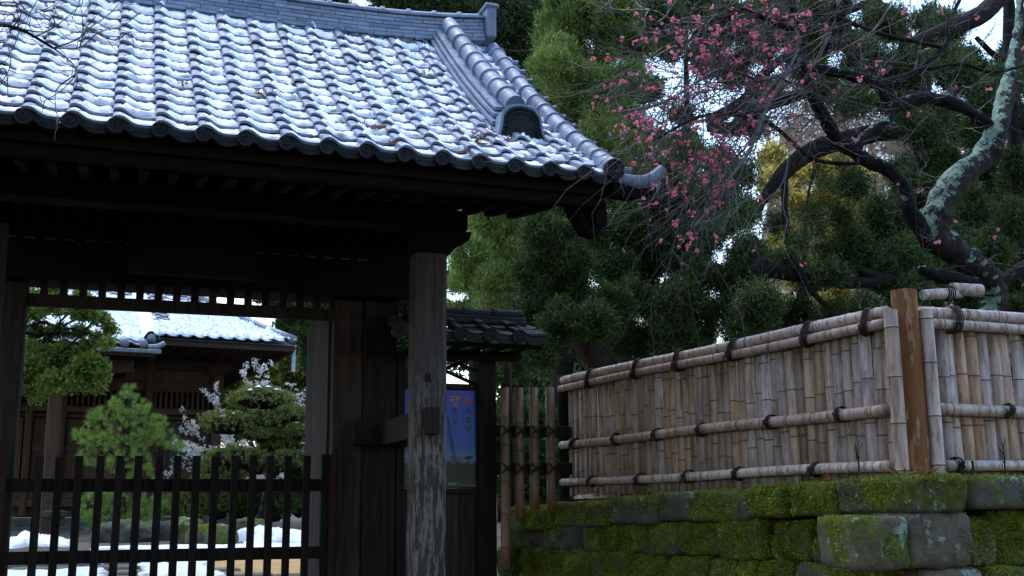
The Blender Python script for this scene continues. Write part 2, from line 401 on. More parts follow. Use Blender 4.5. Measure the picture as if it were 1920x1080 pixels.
c = n.mix(n.ramp(n.noise(14, 5, .8), [(.45, 0.), (.6, .6)]), c, (.03, .025, .02))
n.color(c).bump(n.noise(20, 5, .7), .6, .02)
mm.build('ground', n.m, smooth=True, kind='structure')

def sheet(name, u0_, v0_, u1_, v1_, z_off, mat, **k): pass
# sandy court inside the gate (ochre), laid as its own sheet
def ground_sheet(name, outline, dz, mat, sub=.35, **k):
    xs_ = [p[0] for p in outline]; ys_ = [p[1] for p in outline]; mm = M()
    import math as m_
    x0, x1, y0, y1 = min(xs_), max(xs_), min(ys_), max(ys_)
    def inside(x, y):
        r = False; j = len(outline)-1
        for i in range(len(outline)):
            a, b = outline[i], outline[j]
            if (a[1] > y) != (b[1] > y) and x < (b[0]-a[0])*(y-a[1])/(b[1]-a[1])+a[0]: r = not r
            j = i
        return r
    return x0, x1, y0, y1, inside
n = NM('ochre_sand', .95, .2)
c = n.ramp(n.noise(6, 6, .7), [(.3, (.34, .21, .09)), (.7, (.50, .33, .15))]); n.color(c).bump(n.noise(60, 4, .8), .6, .01); MAT['sand'] = n.m
n = NM('paving_stone', .85, .3).vec_rand(); c = n.ramp(n.noise(8, 6, .7), [(.3, (.09, .075, .062)), (.7, (.19, .16, .135))]); n.color(c).bump(n.noise(30, 5, .7), .6, .01); MAT['pave'] = n.m
def flat_patch(name, x0, x1, y0, y1, mat, dz, edge=.12, nx=30, ny=20, mound=0, seed=0, **k):
    """an uneven-edged sheet lying on the ground (sand, snow); mound = height in its middle"""
    cx, cy = (x0+x1)/2, (y0+y1)/2; mm = M()
    def fn(a, b):
        th = a*2*PI; r = b
        e = 1+edge*(noise.fractal(Vector((math.cos(th)*1.6, math.sin(th)*1.6, seed*3.1)), .8, 2, 4)*2+.5*noise.noise(Vector((math.cos(th)*9, math.sin(th)*9, seed))))
        sq = (abs(math.cos(th))**4+abs(math.sin(th))**4)**-.25
        x = cx+math.cos(th)*r*(x1-x0)/2*e*sq; y = cy+math.sin(th)*r*(y1-y0)/2*e*sq
        h = mound*(1-r**2.6)*(.7+.6*noise.fractal(Vector((x*1.7, y*1.7, seed)), .7, 2, 4)+.35*noise.noise(Vector((x*5, y*5, seed))))
        z = gz(x, y)+dz+max(0, h)
        if r > .999: z = gz(x, y)-.02
        return (x, y, z)
    vs = [fn(0, 0)]; rings = ny
    for j in range(1, rings+1):
        for i in range(nx*2): vs.append(fn(i/(nx*2), min(1, (j/rings)**.7)))
    K = nx*2; fs = [(0, 1+i, 1+(i+1) % K) for i in range(K)]
    for j in range(rings-1):
        for i in range(K): a = 1+j*K+i; b = 1+j*K+(i+1) % K; fs.append((a, a+K, b+K, b))
    mm.add(vs, fs); return mm.build(name, mat, smooth=True, **k)

# ================================================================== THE TEMPLE GATE
EX, EY, EZ, TP, TE = 3.566, 7.5, 2.5, .279, .251      # eave end, eave line, tile pitch, tile exposure
def rz_(y): t = y-EY; return EZ+.6*t+.056*t*t
def rsl(y): return math.atan(.6+.112*(y-EY))
rows = [EY]
while rows[-1] < 10.35:
    y = rows[-1]; rows.append(y+TE*math.cos(rsl(y+.1)))
gate = thing('temple_gate', 'dark wooden temple gate under a heavy roof of snow-covered blue-grey tiles', 'gate')
PROF = [(-.01, .020), (0, .040), (.05, .050), (.14, .053), (.24, .046), (.34, .028), (.44, .011), (.56, .002), (.70, 0), (.84, .002), (.96, .008), (1.04, .014)]
def prof(s):
    for (a, b), (c, d) in zip(PROF, PROF[1:]):
        if s <= c: return b+(d-b)*max(0, (s-a))/(c-a)
    return PROF[-1][1]
def tile_mesh(name, mat, TP=TP, TE=TE, th=.019, seed=0):
    mm = M(); n = len(PROF); ysl = [(0, .045), (TE*.5, .034), (TE+.035, .012)]
    top = []; bot = []
    for (y, l) in ysl:
        for (s_, h) in PROF:
            top.append((s_*TP, y, l+h)); bot.append((s_*TP, y, l+h-th))
    V = top+bot; F = []; nn = n*3
    for j in range(2):
        for i in range(n-1):
            a = j*n+i; F.append((a, a+1, a+n+1, a+n)); F.append((a+nn, a+n+nn, a+n+1+nn, a+1+nn))
    for i in range(n-1): F.append((i, i+nn, i+1+nn, i+1))
    for j in range(2):
        a = j*n; F.append((a, a+n, a+n+nn, a+nn)); b = j*n+n-1; F.append((b, b+nn, b+n+nn, b+n))
    mm.add(V, F); me = mm.mesh(name, mat, True)
    try: me.set_sharp_from_angle(angle=math.radians(45))
    except Exception: pass
    return me
t_me = tile_mesh('roof_tile', MAT['tile'])
snow = M()
def snow_patch(mm, org, rx, TPl, TEl, s0=.2, s1=1.02, y0=.006, y1=.225, th=.024, seed=0, nu=11, nv=7, amp=1.):
    cr, sr = math.cos(rx), math.sin(rx); vs = []
    for i in range(nu+1):
        for j in range(nv+1):
            a = i/nu; b = j/nv
            wx = noise.noise(Vector((a*2.3+seed, b*2.3, seed*.7))); wy = noise.noise(Vector((a*3.1, b*2.1+9, seed*1.3)))
            s_ = s0+(s1-s0)*a; y = y0+(y1-y0)*b
            eb = 1-min(1, 2*min(a, 1-a)); ec = 1-min(1, 2*min(b, 1-b))
            s_ += .05*wx*(eb*1.6+.2)*amp+(.13*(b-.5)*(1-a) if a < .5 else 0)
            y += .03*wy*(ec*1.6+.2)*amp
            if b < .3: y += .018*abs(noise.noise(Vector((a*9, seed, 4))))*amp
            edge = min(a/.14, (1-a)/.1, b/.16, (1-b)/.16, 1); e = max(0, edge)**.5
            lift = .045-(.031)*min(1, y/TEl)
            h = prof(min(1.03, max(0, s_)))+lift
            n_ = noise.fractal(Vector((s_*7+seed, y*26, seed)), .7, 2, 3)
            h += (-.003 if edge <= 0 else th*e*(.8+.55*n_))
            p = (s_*TPl, y, h); vs.append((org[0]+p[0], org[1]+p[1]*cr-p[2]*sr, org[2]+p[1]*sr+p[2]*cr))
    fs = [(i*(nv+1)+j, (i+1)*(nv+1)+j, (i+1)*(nv+1)+j+1, i*(nv+1)+j+1) for i in range(nu) for j in range(nv)]
    mm.add(vs, fs)
for r, y in enumerate(rows[:-1]):
    for j in range(1, 21):
        x = EX-TP*j
        if j <= 2 and False: continue
        rx = rsl(y+.1)
        o = ob('roof_tile', t_me, gate, loc=(x+rng.normal(0, .002), y+rng.normal(0, .003), rz_(y)+rng.normal(0, .0015)), rot=(rx+rng.normal(0, .008), rng.normal(0, .008), rng.normal(0, .006)))
        under = (j == 2 and y > 8.15)
        if under: continue
        s0 = .21+rng.uniform(-.03, .05); th = .030; y1 = .236
        bare = 0.04+.08*max(0, (x-.5)/3)
        if rng.random() < bare: s0 += .12; y1 -= .03; th *= .8
        if r == 0: th = .013; y1 = .23
        snow_patch(snow, (x, y, rz_(y)), rx, TP, TE, s0=s0, s1=1.0, y1=y1, y0=.016+rng.uniform(0, .012)+(.02 if r == 0 else 0), th=th*rng.uniform(.8, 1.15), seed=r*31.7+j*7.3, amp=1+.5*(x > 1))
        if rng.random() < .25:      # a thin crust left on the hump
            snow_patch(snow, (x, y, rz_(y)), rx, TP, TE, s0=.06+rng.uniform(0, .06), s1=s0+.05, y0=.05, y1=.20, th=.007, seed=r*11.7+j*3.3+50, nu=4, nv=5)
for _ in range(120):                # crumbs on the rolls
    pass
o = snow.build('roof_snow', MAT['snow'], smooth=True, label='thin melting snow lying in the troughs of the gate roof tiles', category='snow', kind='stuff')

# eave discs and lips
def disc_mesh(name, R, mat, depth=.05):
    mm = M(); mm.tube([(0, 0, 0), (0, depth, 0)], R, 20)
    mm.tube([(R*.9*math.cos(a), -.002, R*.9*math.sin(a)) for a in np.linspace(0, 2*PI, 21)], R*.10, 5, cap=False)
    for q in range(3):
        pts = []; rad = []
        for i in range(9):
            a = q*2*PI/3+i*.33; rr_ = R*(.18+.062*i); pts.append((rr_*math.cos(a), -.001, rr_*math.sin(a))); rad.append(R*(.15-.014*i))
        mm.tube(pts, rad, 5)
    return mm.mesh(name, mat, False)
d_me = disc_mesh('eave_disc', .056, MAT['tile_d'])
mm = M()       # curved pendant lip between two discs
outl = []
for i in range(11): s_ = .16+i*.088; outl.append((s_*TP, prof(min(1, s_))+.022))
low_ = [(x, z-.052-.016*math.sin(PI*(x/TP-.16)/.88)) for x, z in outl]
mm.prism(outl+low_[::-1], -.004, .018)
for q in (-1, 1): mm.tube([(TP*(.6+q*(.06+.05*i)), -.006, -.012+.004*math.sin(i*1.8)+.003*i*i*.12) for i in range(7)], .0035, 4)
lip_me = mm.mesh('eave_lip', MAT['tile_d'])
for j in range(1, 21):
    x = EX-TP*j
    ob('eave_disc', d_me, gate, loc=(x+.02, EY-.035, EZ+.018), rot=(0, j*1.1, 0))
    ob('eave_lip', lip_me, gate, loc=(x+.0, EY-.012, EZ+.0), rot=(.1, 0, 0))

# rear slope (unseen from here): plain tiled slab
mm = M(); mm.grid(lambda a, b: (EX-5.7*a-.0, 10.4+2.9*b, 4.72-2.1*b+.02*math.sin(a*20*2*PI)), 120, 6)
mm.grid(lambda a, b: (EX-5.7*a, 10.4+2.9*b, 4.62-2.1*b), 2, 2); mm.build('rear_slope', MAT['tile'], gate, smooth=True)
# roof body (boards under the tiles)
mm = M(); ysb = np.linspace(7.56, 10.4, 9)
for a, b in zip(ysb, ysb[1:]):
    V = [(x, y, rz_(y)+dz) for x in (-2.1, EX+.02) for y in (a, b) for dz in (-.075, .004)]
    mm.add(V, [(0, 1, 3, 2), (4, 6, 7, 5), (0, 4, 5, 1), (2, 3, 7, 6), (1, 5, 7, 3), (0, 2, 6, 4)])
mm.build('roof_boarding', MAT['beam'], gate)

# verge roll, rings, side tips
def slope_pts(x, y0, y1, dz, n=14):
    return [(x, y, rz_(y)+dz) for y in np.linspace(y0, y1, n)]
def band(mm, c, ang, R, w=.020, a0=-.15, a1=PI+.15, side=1):
    pts = [(c[0]+R*math.cos(a), c[1]-0*R, c[2]+R*math.sin(a)) for a in np.linspace(a0, a1, 15)]
    M_ = Matrix.Translation(c) @ Matrix.Rotation(ang, 4, 'X') @ Matrix.Translation(-Vector(c))
    mm.tube([M_ @ Vector(p) for p in pts], w, 6)
def roll(parent, x, y0, y1, dz, R, step=.275, first=.12, seglab='ridge_roll'):
    y = y0; i = 0
    while y < y1-.05:
        ye = min(y1, y+step*math.cos(rsl(y)))
        mm = M(); n_ = 4
        pts = [(x+rng.normal(0, .003), yy, rz_(yy)+dz) for yy in np.linspace(y, ye, n_)]
        mm.tube(pts, [R*1.05, R*1.0, R*.99, R*.99], 14)
        o = autosmooth(mm.build('roll_tile', MAT['tile'], parent))
        mm = M(); band(mm, (x, y+.012, rz_(y)+dz), rsl(y), R*1.06, .019); ob_ = autosmooth(mm.build('roll_ring', MAT['tile'], parent)) if i else None
        if i and mm: pass
        y = ye; i += 1
roll(gate, EX+.005, EY+.02, 10.32, .085, .073)
o = ob('end_disc', disc_mesh('end_disc', .085, MAT['tile_d'], .04), gate, loc=(EX+.005, EY-.03, EZ+.075))
# verge side tiles with their small outward tips
y = EY+.1; i = 0
while y < 10.3:
    mm = M(); z = rz_(y)
    mm.tube([(EX+.07, y+.06, z+.075), (EX+.15, y+.03, z+.055), (EX+.215, y+.015, z+.055)], [.036, .034, .038], 9)
    A = [(EX+.03, z+.03), (EX+.20, z+.02), (EX+.20, z-.10), (EX+.17, z-.10), (EX+.17, z-.005), (EX+.03, z+.0)]
    R_ = Matrix.Translation((0, y, z)) @ Matrix.Rotation(rsl(y), 4, 'X') @ Matrix.Translation((0, -y, -z))
    mm.prism(A, y, y+.27, mat=R_)
    o = autosmooth(mm.build('verge_tile', MAT['tile'] if i % 5 != 4 else MAT['tile_d'], gate)); i += 1
    y += .262*math.cos(rsl(y))
# horn-shaped corner tile
mm = M(); pts, rr_ = spline([(EX+.08, EY+.03, EZ+.015), (EX+.2, EY+.01, EZ+.0), (EX+.32, EY, EZ+.03), (EX+.43, EY-.01, EZ+.115)], [.055, .055, .05, .046], 5)
mm.tube(pts, rr_, 12)
mm.tube([(EX+.08, EY+.02, EZ-.06), (EX+.22, EY+.01, EZ-.075), (EX+.34, EY, EZ-.04), (EX+.405, EY, EZ+.02)], [.03, .04, .035, .02], 8, squash=.6)
autosmooth(mm.build('corner_horn_tile', MAT['tile'], gate))
mm = M(); mm.prism([(EX+.0, EZ-.02), (EX+.2, EZ-.06), (EX+.36, EZ-.03), (EX+.36, EZ-.07), (EX+.18, EZ-.13), (EX+.0, EZ-.12)], EY-.02, EY+.12); mm.build('corner_board', MAT['raft'], gate)

# descending ridge: noshi courses, rolls and the ogre-face plate
KX = 3.095
for lay, (hw, z0, z1) in enumerate([(.225, .025, .065), (.205, .078, .115), (.18, .128, .162), (.15, .175, .205)]):
    y = 8.33+lay*.045
    while y < 10.3:
        ye = min(10.34, y+.25*math.cos(rsl(y))*rng.uniform(.96, 1.04))
        V = []
        for yy in (y+.003, ye-.003):
            for dx, dz in ((-hw, z0+.006), (hw, z0+.006), (hw, z1), (0, z1+.01), (-hw, z1)): V.append((KX+dx+rng.normal(0, .0015), yy, rz_(yy)+dz*1.1))
        mm = M(); mm.add(V, [(0, 1, 2, 3, 4), (9, 8, 7, 6, 5)]+[(i_, i_+5, (i_+1) % 5+5, (i_+1) % 5) for i_ in range(5)])
        mm.build('ridge_course_tile', MAT['tile'], gate); y = ye
roll(gate, KX, 8.36, 10.33, .29, .082)
mm = M(); oz = rz_(8.22)-.01; OY = 8.22
out_ = [(-.20, 0), (-.215, .06), (-.19, .16), (-.175, .27), (-.12, .335), (-.04, .36), (.04, .36), (.12, .335), (.175, .27), (.19, .16), (.215, .06), (.20, 0)]
mm.prism([(KX+x, oz+z) for x, z in out_], OY, OY+.13)
mm.build('ridge_end_plate', MAT['tile'], gate)
mm = M(); inn = [(x*.86, .02+z*.88) for x, z in out_]
mm.prism([(KX+x, oz+z) for x, z in inn], OY-.012, OY-.001)
mm.tube([(KX+x*.68, OY-.016, oz+.02+z*.72) for x, z in out_], .011, 6)
for (x, z), (x2, z2) in zip(out_[1:], out_[2:-1]):
    for t in (0, .5):
        c = (KX+(x+(x2-x)*t)*.79, OY-.014, oz+.02+(z+(z2-z)*t)*.82); mm.tube([(c[0], c[1]-.012, c[2]), (c[0], c[1], c[2])], [.010, .017], 7)
mm.build('plate_relief', MAT['tile_d'], gate)
mm = M(); mm.prism([(KX-.24, oz-.03), (KX+.24, oz-.03), (KX+.2, oz+.03), (KX-.2, oz+.03)], OY-.04, OY+.16); mm.build('plate_saddle', MAT['tile_d'], gate)

# main ridge
def rzr(x): return 4.66+.13*min(1.3, abs(x-.8)/2.77)**3.5
layers = [(.205, 0, .034), (.19, .045, .079), (.178, .09, .124), (.168, .135, .169), (.158, .18, .214), (.148, .225, .255), (.17, .266, .288)]
mm = M(); mm.tube([(x_, 10.45, rzr(x_)+.135) for x_ in np.linspace(-2.2, 3.45, 12)], .132, 4, a0=0, squash=.9); mm.build('ridge_core', MAT['tile_d'], gate)
for lay, (hy, z0, z1) in enumerate(layers):
    x = -2.2+lay*.13
    while x < 3.46:
        xe = min(3.47, x+.30)
        mm = M(); V = []
        for xx in (x+.003, xe-.003):
            zb = rzr(xx)
            for dy, dz in ((-hy, z0), (hy, z0), (hy, z1), (-hy, z1)): V.append((xx, 10.45+dy+rng.normal(0, .0012), zb+dz))
        mm.add(V, [(0, 1, 2, 3), (7, 6, 5, 4), (0, 4, 5, 1), (1, 5, 6, 2), (2, 6, 7, 3), (3, 7, 4, 0)])
        mm.build('main_ridge_tile', MAT['tile'], gate); x = xe
x = -2.2
while x < 3.4:
    xe = min(3.5, x+.272); mm = M(); mm.tube([(x, 10.45, rzr(x)+.315), (xe, 10.45, rzr(xe)+.315)], .062, 12)
    mm.tube([(x-.018, 10.45, rzr(x)+.33), (x+.018, 10.45, rzr(x)+.33)], .066, 10); autosmooth(mm.build('ridge_cap_tile', MAT['tile'], gate)); x = xe
mm = M(); zb = rzr(3.5); mm.box((3.475, 10.2, zb+.02), (3.575, 10.72, zb+.37), .012); mm.box((3.45, 10.18, zb+.345), (3.60, 10.74, zb+.39), .014)
mm.build('ridge_end_block', MAT['tile'], gate)

# timber: eave board, barge board, rafters, beams, posts
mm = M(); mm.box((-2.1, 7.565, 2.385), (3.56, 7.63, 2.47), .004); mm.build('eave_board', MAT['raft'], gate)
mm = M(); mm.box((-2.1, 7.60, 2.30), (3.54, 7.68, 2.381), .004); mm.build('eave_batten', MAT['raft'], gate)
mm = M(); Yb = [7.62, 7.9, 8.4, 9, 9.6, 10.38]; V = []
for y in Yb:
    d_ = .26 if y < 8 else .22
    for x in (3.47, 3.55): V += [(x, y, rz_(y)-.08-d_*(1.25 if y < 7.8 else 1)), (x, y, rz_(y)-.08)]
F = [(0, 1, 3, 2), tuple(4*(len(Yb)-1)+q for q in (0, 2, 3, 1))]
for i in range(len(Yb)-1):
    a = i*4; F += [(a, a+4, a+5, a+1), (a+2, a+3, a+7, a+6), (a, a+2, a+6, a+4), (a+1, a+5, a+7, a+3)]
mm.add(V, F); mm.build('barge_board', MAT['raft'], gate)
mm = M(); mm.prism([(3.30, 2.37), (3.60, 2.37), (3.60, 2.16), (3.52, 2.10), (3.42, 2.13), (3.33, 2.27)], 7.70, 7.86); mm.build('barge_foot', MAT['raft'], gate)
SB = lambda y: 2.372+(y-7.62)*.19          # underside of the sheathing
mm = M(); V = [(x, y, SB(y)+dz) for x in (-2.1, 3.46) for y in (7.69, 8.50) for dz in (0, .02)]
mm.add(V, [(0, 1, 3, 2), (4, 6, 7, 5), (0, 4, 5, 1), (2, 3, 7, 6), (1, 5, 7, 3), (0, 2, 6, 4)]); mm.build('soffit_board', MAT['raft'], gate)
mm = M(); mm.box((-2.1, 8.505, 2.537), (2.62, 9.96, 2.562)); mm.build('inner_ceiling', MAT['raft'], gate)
prf = [(7.70, -.005), (8.66, -.005), (8.66, -.10), (8.63, -.125), (8.40, -.12), (7.74, -.10), (7.70, -.08)]
mm = M()
out = [(y, z+(y-7.7)*.19) for y, z in prf]
V = [(x, y, z) for x in (0, .062) for y, z in out]; nn = len(out)
mm.add(V, [tuple(range(nn)), tuple(range(2*nn-1, nn-1, -1))]+[(i, (i+1) % nn, (i+1) % nn+nn, i+nn) for i in range(nn)])
raf = mm.mesh('rafter', MAT['raft'])
x = -2.05
while x < 3.30:
    ob('rafter', raf, gate, loc=(x, 0, 2.387)); x += .1985
mm = M(); mm.box((-.035, 8.66, -.11), (.035, 9.95, 0)); raf2 = mm.mesh('inner_rafter', MAT['raft'])
x = -2.0
while x < 2.7: ob('inner_rafter', raf2, gate, loc=(x, 0, 2.53)); x += .157
mm = M(); mm.box((-.045, 0, -.035), (.045, .012, -.018)); pf = mm.mesh('plaster_fill', MAT['plaster'])  # strips painted in for the faint light through gaps between rafters
x = -2.0+.157/2
while x < 2.2: ob('plaster_fill', pf, gate, loc=(x, 9.955, 2.325)); x += .157
# keta beam, bracket and posts
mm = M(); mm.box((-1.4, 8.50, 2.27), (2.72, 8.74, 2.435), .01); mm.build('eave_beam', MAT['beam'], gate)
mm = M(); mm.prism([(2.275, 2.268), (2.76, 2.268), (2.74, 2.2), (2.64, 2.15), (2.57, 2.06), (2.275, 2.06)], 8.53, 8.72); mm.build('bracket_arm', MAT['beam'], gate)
def post(name, x0, x1, y0, y1, z0, z1, mat, ch=.02):
    mm = M(); w, d, nz = (x1-x0)/2, (y1-y0)/2, 24; cx, cy = (x0+x1)/2, (y0+y1)/2; V = []; F = []
    c = ch; sec = [(-w, -d+c), (-w+c, -d), (w-c, -d), (w, -d+c), (w, d-c), (w-c, d), (-w+c, d), (-w, d-c)]
    for k_ in range(nz+1):
        z = z0+(z1-z0)*k_/nz
        for q, (a, b) in enumerate(sec):
            e = noise.noise(Vector((a*9+cx*7, z*2.3, b*9)))*.006
            V.append((a+(e if a < 0 else -e), b+e*.5, z))
    for k_ in range(nz):
        for q in range(8): F.append((k_*8+q, k_*8+(q+1) % 8, (k_+1)*8+(q+1) % 8, (k_+1)*8+q))
    F.append(tuple(range(8))[::-1]); F.append(tuple(nz*8+q for q in range(8)))
    mm.add(V, F); return autosmooth(mm.build(name, mat, gate, loc=(cx, cy, 0)), 30)
p_ = post('front_pillar', 2.285, 2.548, 8.5, 8.76, -1.0, 2.06, MAT['pillar'], .035)
post('front_pillar', -.99, -.73, 8.5, 8.76, -1.0, 2.06, MAT['post'], .035)
post('main_post', 2.205, 2.515, 10.0, 10.3, -.9, 1.92, MAT['post'], .012)
post('main_post', -.975, -.665, 10.0, 10.3, -.9, 1.92, MAT['post'], .012)
post('door_jamb', 1.93, 2.203, 10.03, 10.2, -.9, 1.92, MAT['plank'], .006)
mm = M(); mm.box((2.36, 8.44, .60), (2.47, 9.997, .815), .008); mm.build('tie_beam', MAT['post'], gate)
mm = M(); mm.box((2.10, 9.90, .60), (2.70, 9.995, .815), .008); mm.build('tie_collar', MAT['post'], gate)
mm = M(); mm.box((2.37, 8.47, .63), (2.46, 8.498, .77), .008); mm.build('tenon_end', MAT['bark'], gate)
mm = M(); mm.box((2.365, 8.485, 1.02), (2.405, 8.499, 1.08), .003); mm.build('mortise_plug', MAT['bark'], gate)
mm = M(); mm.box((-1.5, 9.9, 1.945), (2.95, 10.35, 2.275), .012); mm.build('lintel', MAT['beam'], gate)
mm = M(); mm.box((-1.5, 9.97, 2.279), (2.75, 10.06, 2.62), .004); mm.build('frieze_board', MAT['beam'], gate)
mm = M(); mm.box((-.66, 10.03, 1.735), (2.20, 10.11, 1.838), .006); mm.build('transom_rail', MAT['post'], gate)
mm = M(); mm.box((-.032, -.03, 0), (.032, .03, .105), .003); bme = mm.mesh('transom_baluster', MAT['post'])
for i in range(17): ob('transom_baluster', bme, gate, loc=(-.535+.1535*i, 10.07, 1.839))
# opened door leaf, swung inward, board by board
leaf = ob('door_leaf', None, gate, loc=(1.915, 10.22, 0), rot=(0, 0, 0))
for i in range(6):
    mm = M(); mm.box((0, i*.196, -.80), (.035, i*.196+.192, 1.88-.0), .004)
    mm.build('plank', MAT['plank'], leaf)
for z in (-.5, .5, 1.5):
    mm = M(); mm.box((.037, 0, z), (.08, 1.17, z+.1)); mm.build('batten', MAT['plank'], leaf)
mm = M(); mm.box((-.01, -.05, -.8), (.05, -.003, 1.9)); mm.build('stile', MAT['plank'], leaf)
# stone sill, inner rear pillars
mm = M(); mm.box((-1.2, 9.75, -.95), (2.8, 10.4, -.82), .02); mm.build('threshold', MAT['stone'], gate)

# name board hanging under the eave
nb = thing('name_board', 'large dark framed board hanging under the gate eave above the opening', 'sign', (0.62, 9.35, 2.30))
nb.rotation_euler = (math.radians(-14), 0, 0)
mm = M(); mm.box((-.44, 0, -.32), (.44, .04, .50)); mm.build('board', MAT['beam'], nb)
for lo, hi in (((-.5, -.02, -.40), (.5, .06, -.322)), ((-.5, -.02, .502), (.5, .06, .58)), ((-.5, -.02, -.32), (-.443, .06, .5)), ((.443, -.02, -.32), (.5, .06, .5))):
    mm = M(); mm.box(lo, hi, .008); mm.build('frame', MAT['beam'], nb)

# ================================================================== PICKET GATE in the opening
pg = thing('picket_gate', 'low dark wooden picket gate closing the opening between the gate posts', 'picket gate', (.5, 9.9, -.8))
def loc_build(mm, name, mat, root, **k):
    me = mm.mesh(name, mat); me.transform(Matrix.Translation(-Vector(root.location))); return ob(name, me, root, **k)
for z0, z1 in ((.195, .30), (-.375, -.272)):
    mm = M(); mm.box((-.80, 9.90, z0), (1.88, 9.945, z1), .005); loc_build(mm, 'rail', MAT['picket'], pg)
us = [75, 113, 150, 188, 224, 261, 299, 334, 370, 404, 440, 474, 508, 541, 576]
pk = []
for v_ in range(4):
    mm = M(); mm.box((-.031, -.02, 0), (.031, .02, 1.31), .004); pk.append(mm.mesh('picket', MAT['picket']))
for i, u in enumerate(us):
    p = atY(u, 855, 9.875); ob('picket', pk[i % 4], pg, loc=(p.x-.5, -.025+rng.normal(0, .002), p.z+.8-1.31+rng.normal(0, .003)), rot=(0, rng.normal(0, .004), rng.normal(0, .03)))
for x0, x1, mt in ((-.82, -.70, 'redwood'), (1.815, 1.875, 'picket'), (1.879, 1.945, 'redwood')):
    mm = M(); mm.box((x0, 9.86, -.82), (x1, 9.93, .515), .005); loc_build(mm, 'post', MAT[mt], pg)

# ================================================================== WING WALL with its own small tiled roof
ww = thing('wing_wall', 'narrow wooden wing wall right of the gate with a small tiled roof and crossed lattice', 'wall')
WY = 10.02
def wbox(name, lo, hi, mat, ch=.005, parent=ww): mm = M(); mm.box(lo, hi, ch); return mm.build(name, mat, parent)
wbox('post', (3.285, WY-.09, -.9), (3.455, WY+.08, 1.47), MAT['post'], .01)
wbox('post', (2.518, WY-.04, -.9), (2.585, WY+.08, 1.47), MAT['post'])
for i in range(4): wbox('wall_board', (2.589+i*.174, WY, -.9), (2.589+i*.174+.170, WY+.03, .215), MAT['plank'], .003)
wbox('sill_rail', (2.588, WY-.03, .175), (3.283, WY-.002, .222), MAT['post'])
wbox('head_rail', (2.588, WY-.03, 1.132), (3.283, WY+.04, 1.185), MAT['post'])
wbox('back_board', (2.588, WY+.0, .225), (3.283, WY+.03, 1.13), MAT['plank'])
for a, b in (((2.64, 1.19), (3.28, 1.45)), ((2.64, 1.45), (3.28, 1.19)), ((2.64, 1.32), (2.95, 1.19)), ((2.95, 1.45), (3.28, 1.32))):
    mm = M(); mm.tube([(a[0], WY+.02, a[1]), (b[0], WY+.025, b[1])], .018, 4); mm.build('lattice_bar', MAT['post'], ww)
wbox('eave_beam', (2.55, 9.80, 1.40), (3.66, 9.95, 1.475), MAT['beam'])
wbox('eave_board', (2.55, 9.46, 1.465), (3.74, 9.53, 1.50), MAT['raft'])
for i in range(6): wbox('rafter', (2.6+i*.2, 9.5, 1.477), (2.65+i*.2, 10.0, 1.52), MAT['raft'])
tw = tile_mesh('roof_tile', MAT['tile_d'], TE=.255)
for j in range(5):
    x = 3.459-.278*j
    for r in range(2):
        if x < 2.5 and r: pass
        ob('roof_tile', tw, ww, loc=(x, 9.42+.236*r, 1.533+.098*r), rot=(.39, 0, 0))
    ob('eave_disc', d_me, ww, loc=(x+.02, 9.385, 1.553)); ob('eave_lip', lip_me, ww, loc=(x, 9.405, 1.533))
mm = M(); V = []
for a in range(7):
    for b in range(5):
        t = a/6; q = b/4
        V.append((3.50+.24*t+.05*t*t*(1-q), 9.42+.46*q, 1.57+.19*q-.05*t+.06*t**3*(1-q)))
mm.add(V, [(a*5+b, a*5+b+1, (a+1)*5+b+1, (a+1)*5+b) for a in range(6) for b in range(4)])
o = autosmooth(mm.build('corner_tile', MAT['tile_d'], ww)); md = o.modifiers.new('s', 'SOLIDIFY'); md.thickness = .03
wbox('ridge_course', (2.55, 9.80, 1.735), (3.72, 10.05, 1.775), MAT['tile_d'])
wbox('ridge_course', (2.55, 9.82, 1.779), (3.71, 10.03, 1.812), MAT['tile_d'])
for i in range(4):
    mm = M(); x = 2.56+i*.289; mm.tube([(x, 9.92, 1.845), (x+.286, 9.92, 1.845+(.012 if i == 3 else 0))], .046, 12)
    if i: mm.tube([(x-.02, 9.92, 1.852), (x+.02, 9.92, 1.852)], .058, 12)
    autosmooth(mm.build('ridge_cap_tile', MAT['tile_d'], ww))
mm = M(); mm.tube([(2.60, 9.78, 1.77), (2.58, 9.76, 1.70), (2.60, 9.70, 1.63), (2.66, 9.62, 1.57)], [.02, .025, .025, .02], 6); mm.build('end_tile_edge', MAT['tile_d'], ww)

# ------------------------------------------------------------------ fire-drill poster
ps = thing('poster', 'blue poster with a fire ladder and Japanese lettering behind the front pillar', 'poster', (2.592, WY-.012, .232))
PWI, PH = .688, .892
def flat(name, pts, mat, dy, parent=ps): mm = M(); mm.add([(x*PWI, -dy, z*PH) for x, z in pts], [tuple(range(len(pts)))]); return mm.build(name, mat, parent)
n = NM('poster_sky_print', .35, .4); sp = n.n('ShaderNodeSeparateXYZ'); n.l(n.tc, sp.inputs[0])
n.color(n.ramp(sp.outputs[2], [(.20, (.12, .24, .50)), (.45, (.02, .10, .50)), (.8, (.004, .035, .42))])); MAT['p_sky'] = n.m
P_ = {k_: NM('poster_'+k_, .4).color(c_).m for k_, c_ in dict(orange_print=(.40, .16, .01), red_print=(.42, .035, .012), navy_print=(.003, .004, .02), dark_print=(.004, .008, .008), green_print=(.008, .02, .012), white_print=(.3, .33, .36), city_print=(.08, .12, .20), maroon_print=(.12, .01, .03)).items()}
mm = M(); mm.box((0, -.0, 0), (PWI, .004, PH), .0005); mm.build('sheet', MAT['p_sky'], ps)
tl = [(0, .24)]+[(i/24, .24+.035*noise.noise(Vector((i*.9, 3, 0)))+.02*(i % 3 == 0)) for i in range(1, 24)]+[(1, .26), (1, .12), (0, .12)]
